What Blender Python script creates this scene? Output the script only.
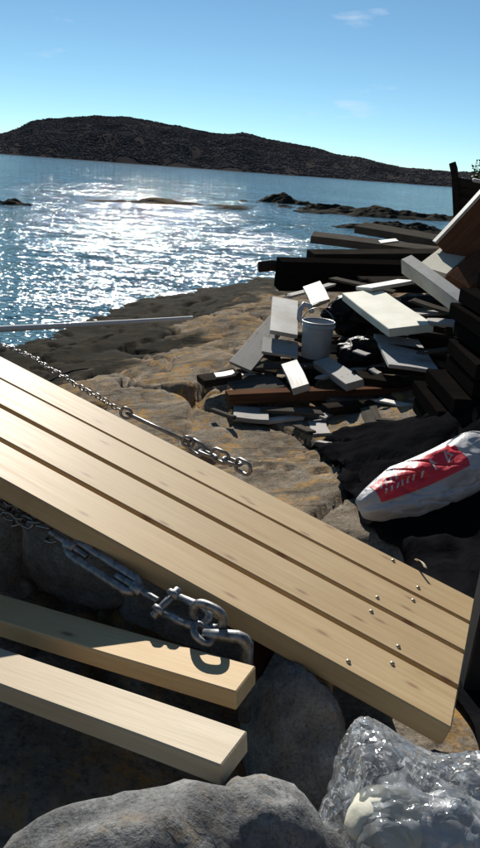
import bpy, bmesh, math, random
import numpy as np
from mathutils import Vector, Matrix

for o in list(bpy.data.objects):
    bpy.data.objects.remove(o, do_unlink=True)
SC = bpy.context.scene
COL = SC.collection
random.seed(7)

# ------------------------------------------------------------------ camera
FPX = 740.0                 # focal length in pixels of the 480 x 848 photograph
CAMZ = 3.5                  # lens height above the water (z = 0)
ROLL = math.radians(4.2)
PITCH = math.radians(19.035)
fw = np.array([0, math.cos(PITCH), -math.sin(PITCH)])
up0 = np.array([0, math.sin(PITCH), math.cos(PITCH)])
rt0 = np.array([1.0, 0, 0])
rt = rt0 * math.cos(ROLL) + up0 * math.sin(ROLL)
up = up0 * math.cos(ROLL) - rt0 * math.sin(ROLL)
CAM = np.array([0, 0, CAMZ])
cam_d = bpy.data.cameras.new('camera')
cam = bpy.data.objects.new('camera', cam_d)
COL.objects.link(cam)
cam_d.sensor_fit = 'VERTICAL'
cam_d.sensor_height = 36.0
cam_d.lens = FPX / 848 * 36.0
cam_d.clip_start = 0.05
cam_d.clip_end = 20000
cam.matrix_world = Matrix(((rt[0], up[0], -fw[0], 0), (rt[1], up[1], -fw[1], 0),
                           (rt[2], up[2], -fw[2], CAMZ), (0, 0, 0, 1)))
SC.camera = cam

# ------------------------------------------------------------------ world, sun, exposure
SUN_EL = math.radians(31)
SUN_AZ = math.radians(-8)           # seen from above, to the left of the view direction (+Y)
SC.view_settings.view_transform = 'Standard'
SC.view_settings.look = 'None'
SC.view_settings.gamma = 1.0
SC.view_settings.use_curve_mapping = False
SC.view_settings.exposure = 0.35
world = bpy.data.worlds.new('World')
SC.world = world
world.use_nodes = True
wn, wl = world.node_tree.nodes, world.node_tree.links
wn.clear()
w_out = wn.new('ShaderNodeOutputWorld')
w_bg = wn.new('ShaderNodeBackground')
w_bg.inputs['Strength'].default_value = 0.07
w_sky = wn.new('ShaderNodeTexSky')
w_sky.sky_type = 'NISHITA'
w_sky.sun_disc = False
w_sky.sun_elevation = SUN_EL
w_sky.sun_rotation = SUN_AZ
w_sky.altitude = 0
w_sky.air_density = 0.6
w_sky.dust_density = 0.0
w_sky.ozone_density = 2.0
# thin wisps of cloud: stretched noise, only where a broad noise lets them form
w_tc = wn.new('ShaderNodeTexCoord')
w_map = wn.new('ShaderNodeMapping')
w_map.inputs['Scale'].default_value = (3.0, 3.0, 14.0)
w_map.inputs['Rotation'].default_value = (0, 0, -0.13)
w_map.inputs['Location'].default_value = (0.9, 0.0, 0.35)
w_n = wn.new('ShaderNodeTexNoise')
w_n.inputs['Scale'].default_value = 2.2
w_n.inputs['Detail'].default_value = 6
w_n.inputs['Roughness'].default_value = 0.55
w_r = wn.new('ShaderNodeValToRGB')
w_r.color_ramp.elements[0].position = 0.655
w_r.color_ramp.elements[1].position = 0.82
w_mix = wn.new('ShaderNodeMix')
w_mix.data_type = 'RGBA'
w_mix.inputs['B'].default_value = (9.0, 10.0, 11.0, 1)
wl.new(w_tc.outputs['Generated'], w_map.inputs['Vector'])
wl.new(w_map.outputs['Vector'], w_n.inputs['Vector'])
wl.new(w_n.outputs['Fac'], w_r.inputs['Fac'])
w_half = wn.new('ShaderNodeMath')
w_half.operation = 'MULTIPLY'
w_half.inputs[1].default_value = 0.55
wl.new(w_r.outputs['Color'], w_half.inputs[0])
wl.new(w_half.outputs[0], w_mix.inputs['Factor'])
w_tint = wn.new('ShaderNodeMix')                 # the phone's cool white balance
w_tint.data_type = 'RGBA'
w_tint.blend_type = 'MULTIPLY'
w_tint.inputs['Factor'].default_value = 1.0
w_tint.inputs['B'].default_value = (0.88, 1.10, 1.05, 1)
wl.new(w_sky.outputs['Color'], w_tint.inputs['A'])
wl.new(w_tint.outputs['Result'], w_mix.inputs['A'])
wl.new(w_mix.outputs['Result'], w_bg.inputs['Color'])
wl.new(w_bg.outputs['Background'], w_out.inputs['Surface'])

sun_d = bpy.data.lights.new('sun', 'SUN')
sun_d.energy = 5.0
sun_d.angle = math.radians(0.53)
sun_d.color = (1.0, 0.95, 0.86)
sun = bpy.data.objects.new('sun', sun_d)
COL.objects.link(sun)
sdir = Vector((math.sin(SUN_AZ) * math.cos(SUN_EL), math.cos(SUN_AZ) * math.cos(SUN_EL), math.sin(SUN_EL)))
sun.rotation_euler = sdir.to_track_quat('Z', 'Y').to_euler()
sun.location = (0, 0, 30)

# ------------------------------------------------------------------ pixel helpers (a pixel gives a direction, the distance is given)
def ray(x, y):
    return fw * FPX + rt * (x - 240) + up * (424 - y)
def on(x, y, h):                        # where the ray meets the level h below the lens
    v = ray(x, y)
    return CAM + v * (-h / v[2])
def at(x, y, dist):                     # where the ray is dist metres in front (world y)
    v = ray(x, y)
    return CAM + v * (dist / v[1])
def proj(p):
    q = np.asarray(p, float) - CAM
    return 240 + FPX * (q @ rt) / (q @ fw), 424 - FPX * (q @ up) / (q @ fw)

# ------------------------------------------------------------------ noise
def _hash(ix, iy, iz, seed):
    h = (ix.astype(np.uint32) * np.uint32(374761393) + iy.astype(np.uint32) * np.uint32(668265263)
         + iz.astype(np.uint32) * np.uint32(2147483647 - 58) + np.uint32(seed * 1013904223 % 4294967296))
    h = (h ^ (h >> np.uint32(13))) * np.uint32(1274126177)
    h = h ^ (h >> np.uint32(16))
    return (h & np.uint32(0xffff)).astype(np.float64) / 65535.0
def vnoise(x, y, z, seed=0):
    x, y, z = np.broadcast_arrays(np.asarray(x, float), np.asarray(y, float), np.asarray(z, float))
    fx, fy, fz = np.floor(x), np.floor(y), np.floor(z)
    ix, iy, iz = fx.astype(np.int64), fy.astype(np.int64), fz.astype(np.int64)
    ux, uy, uz = x - fx, y - fy, z - fz
    ux, uy, uz = [u * u * u * (u * (u * 6 - 15) + 10) for u in (ux, uy, uz)]
    r = 0
    for dx in (0, 1):
        for dy in (0, 1):
            for dz in (0, 1):
                w = (ux if dx else 1 - ux) * (uy if dy else 1 - uy) * (uz if dz else 1 - uz)
                r = r + w * _hash(ix + dx, iy + dy, iz + dz, seed)
    return r * 2 - 1
def fbm(x, y, z=0.0, octv=4, seed=0, gain=0.5):
    r, a, f = 0, 1.0, 1.0
    for i in range(octv):
        r = r + a * vnoise(np.asarray(x) * f + 17.3 * i, np.asarray(y) * f - 9.1 * i, np.asarray(z) * f + 3.7 * i, seed + i)
        a *= gain
        f *= 2.03
    return r

# ------------------------------------------------------------------ materials
MATS = {}
class NT:
    def __init__(s, name):
        s.m = bpy.data.materials.new(name)
        s.m.use_nodes = True
        s.n, s.l = s.m.node_tree.nodes, s.m.node_tree.links
        s.n.clear()
        s.out = s.n.new('ShaderNodeOutputMaterial')
        s.b = s.n.new('ShaderNodeBsdfPrincipled')
        s.l.new(s.b.outputs[0], s.out.inputs['Surface'])
        MATS[name] = s.m
    def node(s, t, **kw):
        n = s.n.new(t)
        for k, v in kw.items():
            if k in n.inputs.keys():
                if hasattr(v, 'is_output'):
                    s.l.new(v, n.inputs[k])
                else:
                    n.inputs[k].default_value = v
            else:
                setattr(n, k, v)
        return n
    def link(s, a, b):
        s.l.new(a, b)
    def noise(s, vec, scale, detail=4, rough=0.5, dist=0.0):
        return s.node('ShaderNodeTexNoise', Vector=vec, Scale=scale, Detail=detail, Roughness=rough, Distortion=dist).outputs['Fac']
    def ramp(s, fac, stops):
        n = s.node('ShaderNodeValToRGB', Fac=fac)
        e = n.color_ramp.elements
        while len(e) > 1:
            e.remove(e[0])
        for i, (p, c) in enumerate(stops):
            if i == 0:
                el = e[0]
                el.position = p
            else:
                el = e.new(p)
            if not hasattr(c, '__len__'):
                c = (c, c, c)
            el.color = (c[0], c[1], c[2], 1)
        return n.outputs['Color']
    def mix(s, fac, a, b, blend='MIX'):
        n = s.n.new('ShaderNodeMix')
        n.data_type = 'RGBA'
        n.blend_type = blend
        for sock, v in ((n.inputs['Factor'], fac), (n.inputs['A'], a), (n.inputs['B'], b)):
            if hasattr(v, 'is_output'):
                s.l.new(v, sock)
            elif hasattr(v, '__len__'):
                sock.default_value = (v[0], v[1], v[2], 1)
            else:
                sock.default_value = v
        return n.outputs['Result']
    def math(s, op, a, b=0.0, clamp=False):
        n = s.n.new('ShaderNodeMath')
        n.operation = op
        n.use_clamp = clamp
        for i, v in enumerate((a, b)):
            if hasattr(v, 'is_output'):
                s.l.new(v, n.inputs[i])
            else:
                n.inputs[i].default_value = v
        return n.outputs[0]
    def coords(s, scale=(1, 1, 1), kind='Object', rnd=0.0):
        tc = s.n.new('ShaderNodeTexCoord').outputs[kind]
        if rnd:
            oi = s.n.new('ShaderNodeObjectInfo').outputs['Random']
            v = s.n.new('ShaderNodeVectorMath')
            v.operation = 'ADD'
            s.l.new(tc, v.inputs[0])
            c = s.n.new('ShaderNodeCombineXYZ')
            for i, k in enumerate((rnd, rnd * 1.7, rnd * 0.6)):
                s.l.new(s.math('MULTIPLY', oi, k), c.inputs[i])
            s.l.new(c.outputs[0], v.inputs[1])
            tc = v.outputs[0]
        mp = s.n.new('ShaderNodeMapping')
        mp.inputs['Scale'].default_value = scale
        s.l.new(tc, mp.inputs['Vector'])
        return mp.outputs['Vector']
    def bump(s, h, strength, dist=0.01, normal=None):
        n = s.node('ShaderNodeBump', Height=h, Strength=strength, Distance=dist)
        if normal is not None:
            s.l.new(normal, n.inputs['Normal'])
        return n.outputs['Normal']
    def set(s, **kw):
        for k, v in kw.items():
            k = k.replace('_', ' ')
            sock = s.b.inputs[k]
            if hasattr(v, 'is_output'):
                s.l.new(v, sock)
            elif hasattr(v, '__len__') and len(v) == 3 and k != 'Normal':
                sock.default_value = (v[0], v[1], v[2], 1)
            else:
                sock.default_value = v
        return s.m

def wood_mat(name, light, dark, knot=(0.12, 0.06, 0.03), stain=None, stain_amt=0.4, rough=0.55, knots=True, grain=1.0, spec=0.4):
    t = NT(name)
    v = t.coords((1, 1, 1), rnd=13.0)
    mp = t.node('ShaderNodeMapping', Vector=v, Scale=(0.9, 16, 16)).outputs[0]
    g1 = t.noise(mp, 3.0 * grain, 5, 0.6, 0.6)
    mp2 = t.node('ShaderNodeMapping', Vector=v, Scale=(3, 120, 120)).outputs[0]
    g2 = t.noise(mp2, 2.0 * grain, 3, 0.6)
    base = t.ramp(g1, [(0.3, dark), (0.5, [a * 0.5 + b * 0.5 for a, b in zip(light, dark)]), (0.72, light)])
    base = t.mix(0.22, base, t.ramp(g2, [(0.3, [c * 0.6 for c in dark]), (0.65, light)]))
    blot = t.noise(v, 2.3, 4, 0.6)
    if stain:
        base = t.mix(t.math('MULTIPLY', t.ramp(blot, [(0.42, 0.0), (0.68, 1.0)]), stain_amt), base, stain)
    if knots:
        mk = t.node('ShaderNodeMapping', Vector=v, Scale=(4.5, 12.0, 1.0)).outputs[0]
        vo = t.node('ShaderNodeTexVoronoi', Vector=mk, Scale=1.0, Randomness=1.0, voronoi_dimensions='2D')
        k = t.ramp(vo.outputs['Distance'], [(0.05, 1.0), (0.075, 0.55), (0.10, 0.25), (0.16, 0.0)])
        sel = t.ramp(t.node('ShaderNodeSeparateColor', Color=vo.outputs['Color']).outputs[0], [(0.56, 0.0), (0.60, 1.0)])
        base = t.mix(t.math('MULTIPLY', t.math('MULTIPLY', k, sel), 0.8), base, knot)
    hs = t.node('ShaderNodeHueSaturation', Color=base)
    oi = t.n.new('ShaderNodeObjectInfo').outputs['Random']
    t.link(t.math('ADD', t.math('MULTIPLY', oi, 0.24), 0.88), hs.inputs['Value'])
    nb = t.bump(g2, 0.15, 0.002)
    nb = t.bump(g1, 0.2, 0.003, nb)
    r = t.math('ADD', t.math('MULTIPLY', g1, 0.25), rough - 0.12)
    return t.set(Base_Color=hs.outputs[0], Roughness=r, Normal=nb, Specular_IOR_Level=spec, IOR=1.5 if spec > 0.15 else 1.06)

wood_mat('pine', (0.52, 0.385, 0.215), (0.41, 0.285, 0.14), (0.24, 0.13, 0.07), stain=(0.37, 0.24, 0.115), stain_amt=0.5, rough=0.56, spec=0.32)
wood_mat('pine_pale', (0.60, 0.50, 0.35), (0.49, 0.385, 0.245), (0.24, 0.13, 0.07), stain=(0.45, 0.33, 0.2), stain_amt=0.4, rough=0.58, spec=0.3)
wood_mat('pine_warm', (0.62, 0.46, 0.26), (0.52, 0.35, 0.17), (0.20, 0.10, 0.05), stain=(0.46, 0.27, 0.12), stain_amt=0.3, rough=0.6, spec=0.2)
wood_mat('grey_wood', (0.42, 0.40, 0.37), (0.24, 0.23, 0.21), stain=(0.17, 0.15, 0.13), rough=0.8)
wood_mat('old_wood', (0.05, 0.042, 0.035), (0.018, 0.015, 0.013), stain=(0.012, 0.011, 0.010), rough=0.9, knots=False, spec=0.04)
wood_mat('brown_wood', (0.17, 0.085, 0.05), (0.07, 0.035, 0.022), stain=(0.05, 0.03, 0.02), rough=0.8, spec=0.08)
wood_mat('shade_black_wood', (0.014, 0.012, 0.011), (0.006, 0.0055, 0.005), stain=(0.004, 0.004, 0.004), rough=0.95, knots=False, spec=0.0)  # near-black base colour puts shade into the timbers
wood_mat('white_paint', (0.60, 0.585, 0.55), (0.44, 0.42, 0.38), stain=(0.26, 0.23, 0.19), stain_amt=0.75, rough=0.6, knots=False)
wood_mat('cream_board', (0.62, 0.60, 0.48), (0.55, 0.52, 0.40), stain=(0.45, 0.40, 0.30), stain_amt=0.35, rough=0.7, knots=False)
wood_mat('driftwood', (0.14, 0.125, 0.105), (0.055, 0.05, 0.043), stain=(0.04, 0.035, 0.03), rough=0.9, spec=0.08)

def rock_mat(name, cols, lichen, lichen_amt, wet=False, scale=1.0, bump=0.5, crk=0.75):
    t = NT(name)
    v = t.coords((1, 1, 1), rnd=0.0 if wet else 5.0)
    n1 = t.noise(v, 1.3 * scale, 8, 0.62, 0.4)
    n2 = t.noise(v, 9 * scale, 8, 0.65)
    n3 = t.noise(v, 55 * scale, 4, 0.7)
    base = t.ramp(n1, [(0.28, cols[0]), (0.48, cols[1]), (0.68, cols[2])])
    base = t.mix(0.55, base, t.ramp(n2, [(0.3, cols[0]), (0.52, cols[1]), (0.7, cols[2])]))
    base = t.mix(t.ramp(n3, [(0.35, 0.55), (0.5, 0.0)]), base, [c * 0.35 for c in cols[0]])
    base = t.mix(t.ramp(n3, [(0.62, 0.0), (0.72, 0.5)]), base, [min(1, c * 1.5) for c in cols[2]])
    li = t.noise(v, 2.6 * scale, 6, 0.7, 0.8)
    li2 = t.noise(v, 17 * scale, 5, 0.7)
    lf = t.math('MULTIPLY', t.ramp(li, [(0.48, 0.0), (0.60, 1.0)]), t.ramp(li2, [(0.42, 0.0), (0.56, lichen_amt)]))
    base = t.mix(lf, base, lichen)
    # bedding seams
    mp = t.node('ShaderNodeMapping', Vector=v, Scale=(0.35, 1.3, 2.0), Rotation=(0.2, 0.1, 0.5)).outputs[0]
    seam = t.noise(mp, 1.2 * scale, 3, 0.5, 0.5)
    crack = t.ramp(t.math('ABSOLUTE', t.math('SUBTRACT', seam, 0.5)), [(0.0, 1.0), (0.005, 0.7), (0.014, 0.0)])
    base = t.mix(t.math('MULTIPLY', crack, crk), base, (0.03, 0.026, 0.022))
    rough = 0.85
    if wet:
        geo = t.node('ShaderNodeNewGeometry')
        z = t.node('ShaderNodeSeparateXYZ', Vector=geo.outputs['Position']).outputs['Z']
        wob = t.math('ADD', z, t.math('MULTIPLY', t.math('SUBTRACT', n1, 0.5), 0.7))
        wf = t.ramp(wob, [(0.88, 1.0), (1.15, 0.0)])
        base = t.mix(t.math('MULTIPLY', wf, 0.93), base, (0.018, 0.017, 0.013))
        rough = t.math('SUBTRACT', 0.88, t.math('MULTIPLY', wf, 0.2))
    hh = t.math('ADD', t.math('MULTIPLY', n2, 1.0), t.math('MULTIPLY', n3, 0.35))
    hh = t.math('SUBTRACT', hh, t.math('MULTIPLY', crack, crk * 0.65))
    nb = t.bump(hh, bump, 0.05 / scale)
    return t.set(Base_Color=base, Roughness=rough, Normal=nb, Specular_IOR_Level=0.08, IOR=1.08)

rock_mat('bedrock', ((0.055, 0.046, 0.038), (0.185, 0.152, 0.115), (0.35, 0.31, 0.255)), (0.36, 0.21, 0.07), 0.85, wet=True, bump=0.36, crk=0.45)
rock_mat('granite', ((0.085, 0.085, 0.087), (0.18, 0.18, 0.178), (0.34, 0.34, 0.33)), (0.32, 0.20, 0.07), 0.3, scale=2.4, bump=0.5, crk=0.12)
rock_mat('skerry_rock', ((0.05, 0.045, 0.04), (0.10, 0.09, 0.075), (0.17, 0.15, 0.12)), (0.16, 0.12, 0.06), 0.5, wet=True, scale=0.25, crk=0.3)

t = NT('steel')
v = t.coords()
n = t.noise(v, 60, 4, 0.6)
t.set(Base_Color=t.ramp(n, [(0.3, (0.16, 0.12, 0.09)), (0.42, (0.20, 0.205, 0.21)), (0.65, (0.36, 0.365, 0.37))]), Metallic=0.85,
      Roughness=t.math('ADD', t.math('MULTIPLY', n, 0.3), 0.36), Normal=t.bump(n, 0.15, 0.002))
t = NT('chain_steel')
v = t.coords(rnd=3.0)
n = t.noise(v, 30, 4, 0.6)
t.set(Base_Color=t.ramp(n, [(0.4, (0.26, 0.26, 0.26)), (0.7, (0.15, 0.12, 0.10))]), Metallic=0.8, Roughness=0.38)
t = NT('screw_zinc')
v = t.coords()
t.set(Base_Color=t.ramp(t.noise(v, 90), [(0.3, (0.40, 0.36, 0.25)), (0.7, (0.55, 0.50, 0.36))]), Metallic=0.9, Roughness=0.35)

t = NT('pail_plastic')
v = t.coords()
n = t.noise(v, 5, 5, 0.6)
t.set(Base_Color=t.ramp(n, [(0.35, (0.30, 0.335, 0.37)), (0.6, (0.40, 0.43, 0.46))]), Roughness=0.4, Normal=t.bump(n, 0.05))
t = NT('bag_white')
v = t.coords()
n = t.noise(v, 9, 6, 0.6, 0.8)
t.set(Base_Color=t.ramp(n, [(0.3, (0.40, 0.40, 0.41)), (0.7, (0.55, 0.55, 0.55))]), Roughness=0.38, Normal=t.bump(n, 0.5, 0.02))
t = NT('bag_red')
v = t.coords()
n = t.noise(v, 12, 5, 0.6, 0.6)
t.set(Base_Color=t.ramp(n, [(0.3, (0.66, 0.025, 0.04)), (0.7, (0.80, 0.04, 0.06))]), Roughness=0.38, Normal=t.bump(n, 0.4, 0.015))
t = NT('print_pale')
v = t.coords()
t.set(Base_Color=t.ramp(t.noise(v, 20), [(0.4, (0.62, 0.42, 0.42)), (0.6, (0.75, 0.6, 0.6))]), Roughness=0.45)
t = NT('shade_black')  # near-black colour stands in for shade on the ground
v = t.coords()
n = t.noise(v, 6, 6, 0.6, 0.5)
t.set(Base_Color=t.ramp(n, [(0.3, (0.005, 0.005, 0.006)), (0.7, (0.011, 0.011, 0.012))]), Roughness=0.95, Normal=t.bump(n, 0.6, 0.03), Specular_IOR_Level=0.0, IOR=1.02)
t = NT('black_film')
n = t.noise(t.coords(), 14, 4, 0.6, 0.8)
t.set(Base_Color=t.ramp(n, [(0.3, (0.006, 0.006, 0.007)), (0.7, (0.012, 0.012, 0.013))]), Roughness=0.42, Normal=t.bump(n, 0.5, 0.03), Specular_IOR_Level=0.25, IOR=1.3)
t = NT('rope')
v = t.coords()
w = t.node('ShaderNodeTexWave', Vector=v, Scale=26.0, Distortion=1.5, wave_type='BANDS', bands_direction='DIAGONAL').outputs['Fac']
t.set(Base_Color=t.ramp(w, [(0.2, (0.58, 0.58, 0.57)), (0.8, (0.78, 0.78, 0.76))]), Roughness=0.8, Normal=t.bump(w, 0.5, 0.01))
t = NT('grey_sheet')
v = t.coords(rnd=2.0)
n = t.noise(v, 7, 7, 0.65)
t.set(Base_Color=t.ramp(n, [(0.3, (0.24, 0.235, 0.225)), (0.7, (0.42, 0.41, 0.39))]), Roughness=0.8, Normal=t.bump(n, 0.4, 0.01))
t = NT('foam_white')
v = t.coords(rnd=2.0)
n = t.noise(v, 4, 7, 0.6)
n2 = t.noise(v, 120, 2, 0.5)
t.set(Base_Color=t.ramp(n, [(0.32, (0.60, 0.58, 0.47)), (0.6, (0.72, 0.71, 0.60))]), Roughness=0.75, Normal=t.bump(n2, 0.2, 0.003))
t = NT('post_paint')
v = t.coords()
t.set(Base_Color=t.ramp(t.noise(v, 8, 5), [(0.35, (0.012, 0.014, 0.018)), (0.65, (0.022, 0.026, 0.032))]), Roughness=0.6)
t = NT('shaving')
t.set(Base_Color=t.ramp(t.noise(t.coords(), 40), [(0.3, (0.62, 0.50, 0.32)), (0.7, (0.76, 0.66, 0.47))]), Roughness=0.6)
t = NT('leaf')
v = t.coords()
t.set(Base_Color=t.ramp(t.noise(v, 3, 4), [(0.3, (0.035, 0.06, 0.02)), (0.7, (0.075, 0.11, 0.035))]), Roughness=0.6)
t = NT('bark')
t.set(Base_Color=t.ramp(t.noise(t.coords((8, 8, 1)), 4, 5), [(0.3, (0.05, 0.04, 0.03)), (0.7, (0.12, 0.10, 0.08))]), Roughness=0.9)

# clear plastic film: thin, mostly see-through, milky in places, glossy
t = NT('clear_film')
v = t.coords()
n = t.noise(v, 9, 3, 0.5, 1.2)
dv_ = t.node('ShaderNodeTexNoise', Vector=v, Scale=6.0, Detail=2).outputs['Color']
wv = t.mix(0.12, v, dv_)
def facet(scale, dims):
    return t.node('ShaderNodeTexVoronoi', Vector=t.node('ShaderNodeMapping', Vector=wv, Scale=dims).outputs[0], Scale=scale, feature='DISTANCE_TO_EDGE').outputs['Distance']
hh = t.math('ADD', t.math('MULTIPLY', facet(14, (1, 1.6, 0.6)), 1.0), t.math('MULTIPLY', facet(38, (1, 1, 0.8)), 0.32))
nb = t.bump(hh, 0.55, 0.03)
t.set(Base_Color=(0.78, 0.80, 0.82), Roughness=0.12, Normal=nb, Specular_IOR_Level=0.9)
tr = t.node('ShaderNodeBsdfTransparent', Color=(0.93, 0.95, 0.96, 1))
gl = t.node('ShaderNodeBsdfGlossy', Color=(1, 1, 1, 1), Roughness=0.10, Normal=nb)
fr = t.node('ShaderNodeFresnel', IOR=1.65, Normal=nb).outputs[0]
m1 = t.n.new('ShaderNodeMixShader')
t.link(t.ramp(n, [(0.42, 0.10), (0.66, 0.42)]), m1.inputs[0])
t.link(tr.outputs[0], m1.inputs[1])
t.link(t.b.outputs[0], m1.inputs[2])
m2 = t.n.new('ShaderNodeMixShader')
t.link(t.math('MULTIPLY', fr, 0.8, True), m2.inputs[0])
t.link(m1.outputs[0], m2.inputs[1])
t.link(gl.outputs[0], m2.inputs[2])
t.link(m2.outputs[0], t.out.inputs['Surface'])

# sea
t = NT('sea')
geo = t.node('ShaderNodeNewGeometry').outputs['Position']
def slope(sx, sy, sc, det, k):
    mp = t.node('ShaderNodeMapping', Vector=geo, Scale=(sx, sy, 1), Rotation=(0, 0, 0.2)).outputs[0]
    c = t.node('ShaderNodeTexNoise', Vector=mp, Scale=sc, Detail=det, Roughness=0.55, Distortion=0.4).outputs['Color']
    v1 = t.node('ShaderNodeVectorMath', operation='SUBTRACT')
    t.link(c, v1.inputs[0])
    v1.inputs[1].default_value = (0.5, 0.5, 0.5)
    v2 = t.node('ShaderNodeVectorMath', operation='MULTIPLY')
    t.link(v1.outputs[0], v2.inputs[0])
    v2.inputs[1].default_value = (k * 1.05, k, 0)
    return v2.outputs[0]
acc = None
for args in ((0.5, 1.0, 0.35, 2, 0.45), (0.5, 1.0, 1.6, 3, 1.15), (0.6, 1.0, 8.5, 2, 1.75), (0.6, 1.0, 22.0, 1, 0.9)):
    q = slope(*args)
    if acc is None:
        acc = q
    else:
        ad = t.node('ShaderNodeVectorMath', operation='ADD')
        t.link(acc, ad.inputs[0])
        t.link(q, ad.inputs[1])
        acc = ad.outputs[0]
yy = t.node('ShaderNodeSeparateXYZ', Vector=geo).outputs['Y']
lee = t.ramp(t.math('DIVIDE', yy, 400.0), [(0.05, 1.0), (0.14, 0.72), (0.3, 0.50), (1.0, 0.38)])
gust = t.ramp(t.noise(t.node('ShaderNodeMapping', Vector=geo, Scale=(0.35, 1, 1)).outputs[0], 0.045, 3, 0.6), [(0.35, 0.72), (0.65, 1.15)])
sc_ = t.node('ShaderNodeVectorMath', operation='MULTIPLY')
t.link(acc, sc_.inputs[0])
t.link(t.mix(1.0, lee, gust, 'MULTIPLY'), sc_.inputs[1])
acc = sc_.outputs[0]
ad = t.node('ShaderNodeVectorMath', operation='ADD')
t.link(acc, ad.inputs[0])
ad.inputs[1].default_value = (0, 0, 1)
nm = t.node('ShaderNodeVectorMath', operation='NORMALIZE')
t.link(ad.outputs[0], nm.inputs[0])
nb = nm.outputs[0]
t.set(Base_Color=(0.06, 0.14, 0.185), Roughness=0.07, IOR=1.33, Normal=nb, Specular_IOR_Level=0.5)

t = NT('hill_ground')
v = t.coords(kind='Object')
n = t.noise(v, 0.02, 8, 0.65)
t.set(Base_Color=t.ramp(n, [(0.35, (0.030, 0.027, 0.029)), (0.55, (0.048, 0.043, 0.043)), (0.7, (0.066, 0.058, 0.057))]), Roughness=1.0, Specular_IOR_Level=0.0, IOR=1.02)
t = NT('far_wood')
n = t.noise(t.coords(), 0.03, 6, 0.65)
t.set(Base_Color=t.ramp(n, [(0.35, (0.075, 0.065, 0.066)), (0.65, (0.15, 0.125, 0.118))]), Roughness=1.0, Specular_IOR_Level=0.0, IOR=1.02)

# ------------------------------------------------------------------ object helpers
def tag(o, label=None, cat=None, group=None, kind=None):
    if label: o['label'] = label
    if cat: o['category'] = cat
    if group: o['group'] = group
    if kind: o['kind'] = kind
    return o
def mesh_obj(name, verts, faces, mat, parent=None, smooth=True):
    me = bpy.data.meshes.new(name)
    me.from_pydata([tuple(map(float, p)) for p in verts], [], [tuple(map(int, f)) for f in faces])
    me.update()
    if smooth:
        me.polygons.foreach_set('use_smooth', [True] * len(me.polygons))
    me.materials.append(MATS[mat])
    o = bpy.data.objects.new(name, me)
    COL.objects.link(o)
    if parent is not None:
        o.parent = parent
    return o
def link_mesh(name, me, parent=None):
    o = bpy.data.objects.new(name, me)
    COL.objects.link(o)
    if parent is not None:
        o.parent = parent
    return o
def empty(name, loc=(0, 0, 0)):
    o = bpy.data.objects.new(name, None)
    o.empty_display_size = 0.1
    COL.objects.link(o)
    o.location = Vector(loc)
    return o
def keep(o, parent):                 # parent without moving (parents here are only translated)
    o.parent = parent
    o.location = Vector(o.location) - Vector(parent.location)
    return o
def frame(o, origin, x, z):
    x = Vector(x).normalized()
    z = Vector(z)
    z = (z - x * z.dot(x)).normalized()
    y = z.cross(x)
    m = Matrix((x, y, z)).transposed().to_4x4()
    m.translation = Vector(origin)
    o.matrix_world = m
    return o
def box_mesh(name, L, W, T, mat, seg=8, bev=0.003, warp=0.004, seed=0, rag=0.0):
    """box from x 0..L, y 0..W, z -T..0, slightly bowed, edges rounded"""
    bm = bmesh.new()
    bmesh.ops.create_cube(bm, size=1.0)
    bmesh.ops.scale(bm, vec=(L, W, T), verts=bm.verts)
    bmesh.ops.translate(bm, vec=(L / 2, W / 2, -T / 2), verts=bm.verts)
    if bev:
        bmesh.ops.bevel(bm, geom=list(bm.edges), offset=min(bev, T * 0.3, W * 0.3), segments=1, affect='EDGES', profile=0.6)
    for i in range(1, seg):
        bmesh.ops.bisect_plane(bm, geom=list(bm.verts) + list(bm.edges) + list(bm.faces), plane_co=(L * i / seg, 0, 0), plane_no=(1, 0, 0))
    rnd = random.Random(seed)
    a, b, c = rnd.uniform(-1, 1), rnd.uniform(-1, 1), rnd.uniform(0, 6)
    for v in bm.verts:
        u = v.co.x / L
        v.co.z += warp * (a * math.sin(math.pi * u) + 0.4 * math.sin(5 * u + c))
        v.co.y += warp * (b * math.sin(math.pi * u) + 0.3 * math.sin(7 * u + c))
        if rag and (u < 0.02 or u > 0.98):
            v.co.x += rnd.uniform(-rag, rag)
    me = bpy.data.meshes.new(name)
    bm.to_mesh(me)
    bm.free()
    me.materials.append(MATS[mat])
    return me
CHECK = []
def slab(name, A, B, C, T, mat, label=None, cat='plank', group=None, parent=None, seed=None, bev=0.004, warp=0.005, rag=0.0, W=None, seg=8):
    """rectangular board: A, B = ends of one top edge (pixel, distance), C = the other corner beside A"""
    A, B, C = [np.asarray(at(*p)) if len(p) == 3 else np.asarray(p[0]) for p in (A, B, C)]
    d = B - A
    L = np.linalg.norm(d)
    d = d / L
    w = C - A
    w = w - d * (w @ d)
    Wd = np.linalg.norm(w) if W is None else W
    w = w / np.linalg.norm(w)
    n = np.cross(d, w)
    if n[2] < 0:                     # keep the normal up: run the board the other way
        A, d = B, -d
        n = -n
    seed = random.randint(0, 9999) if seed is None else seed
    me = box_mesh(name, L, Wd, T, mat, seg, bev, warp, seed, rag)
    o = link_mesh(name, me)
    m = Matrix((d, w, n)).transposed().to_4x4()
    m.translation = Vector(A)
    o.matrix_world = m
    CHECK.append((name, round(L, 2), round(Wd, 2), A.round(2).tolist()))
    if label:
        tag(o, label, cat, group)
    return o
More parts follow.
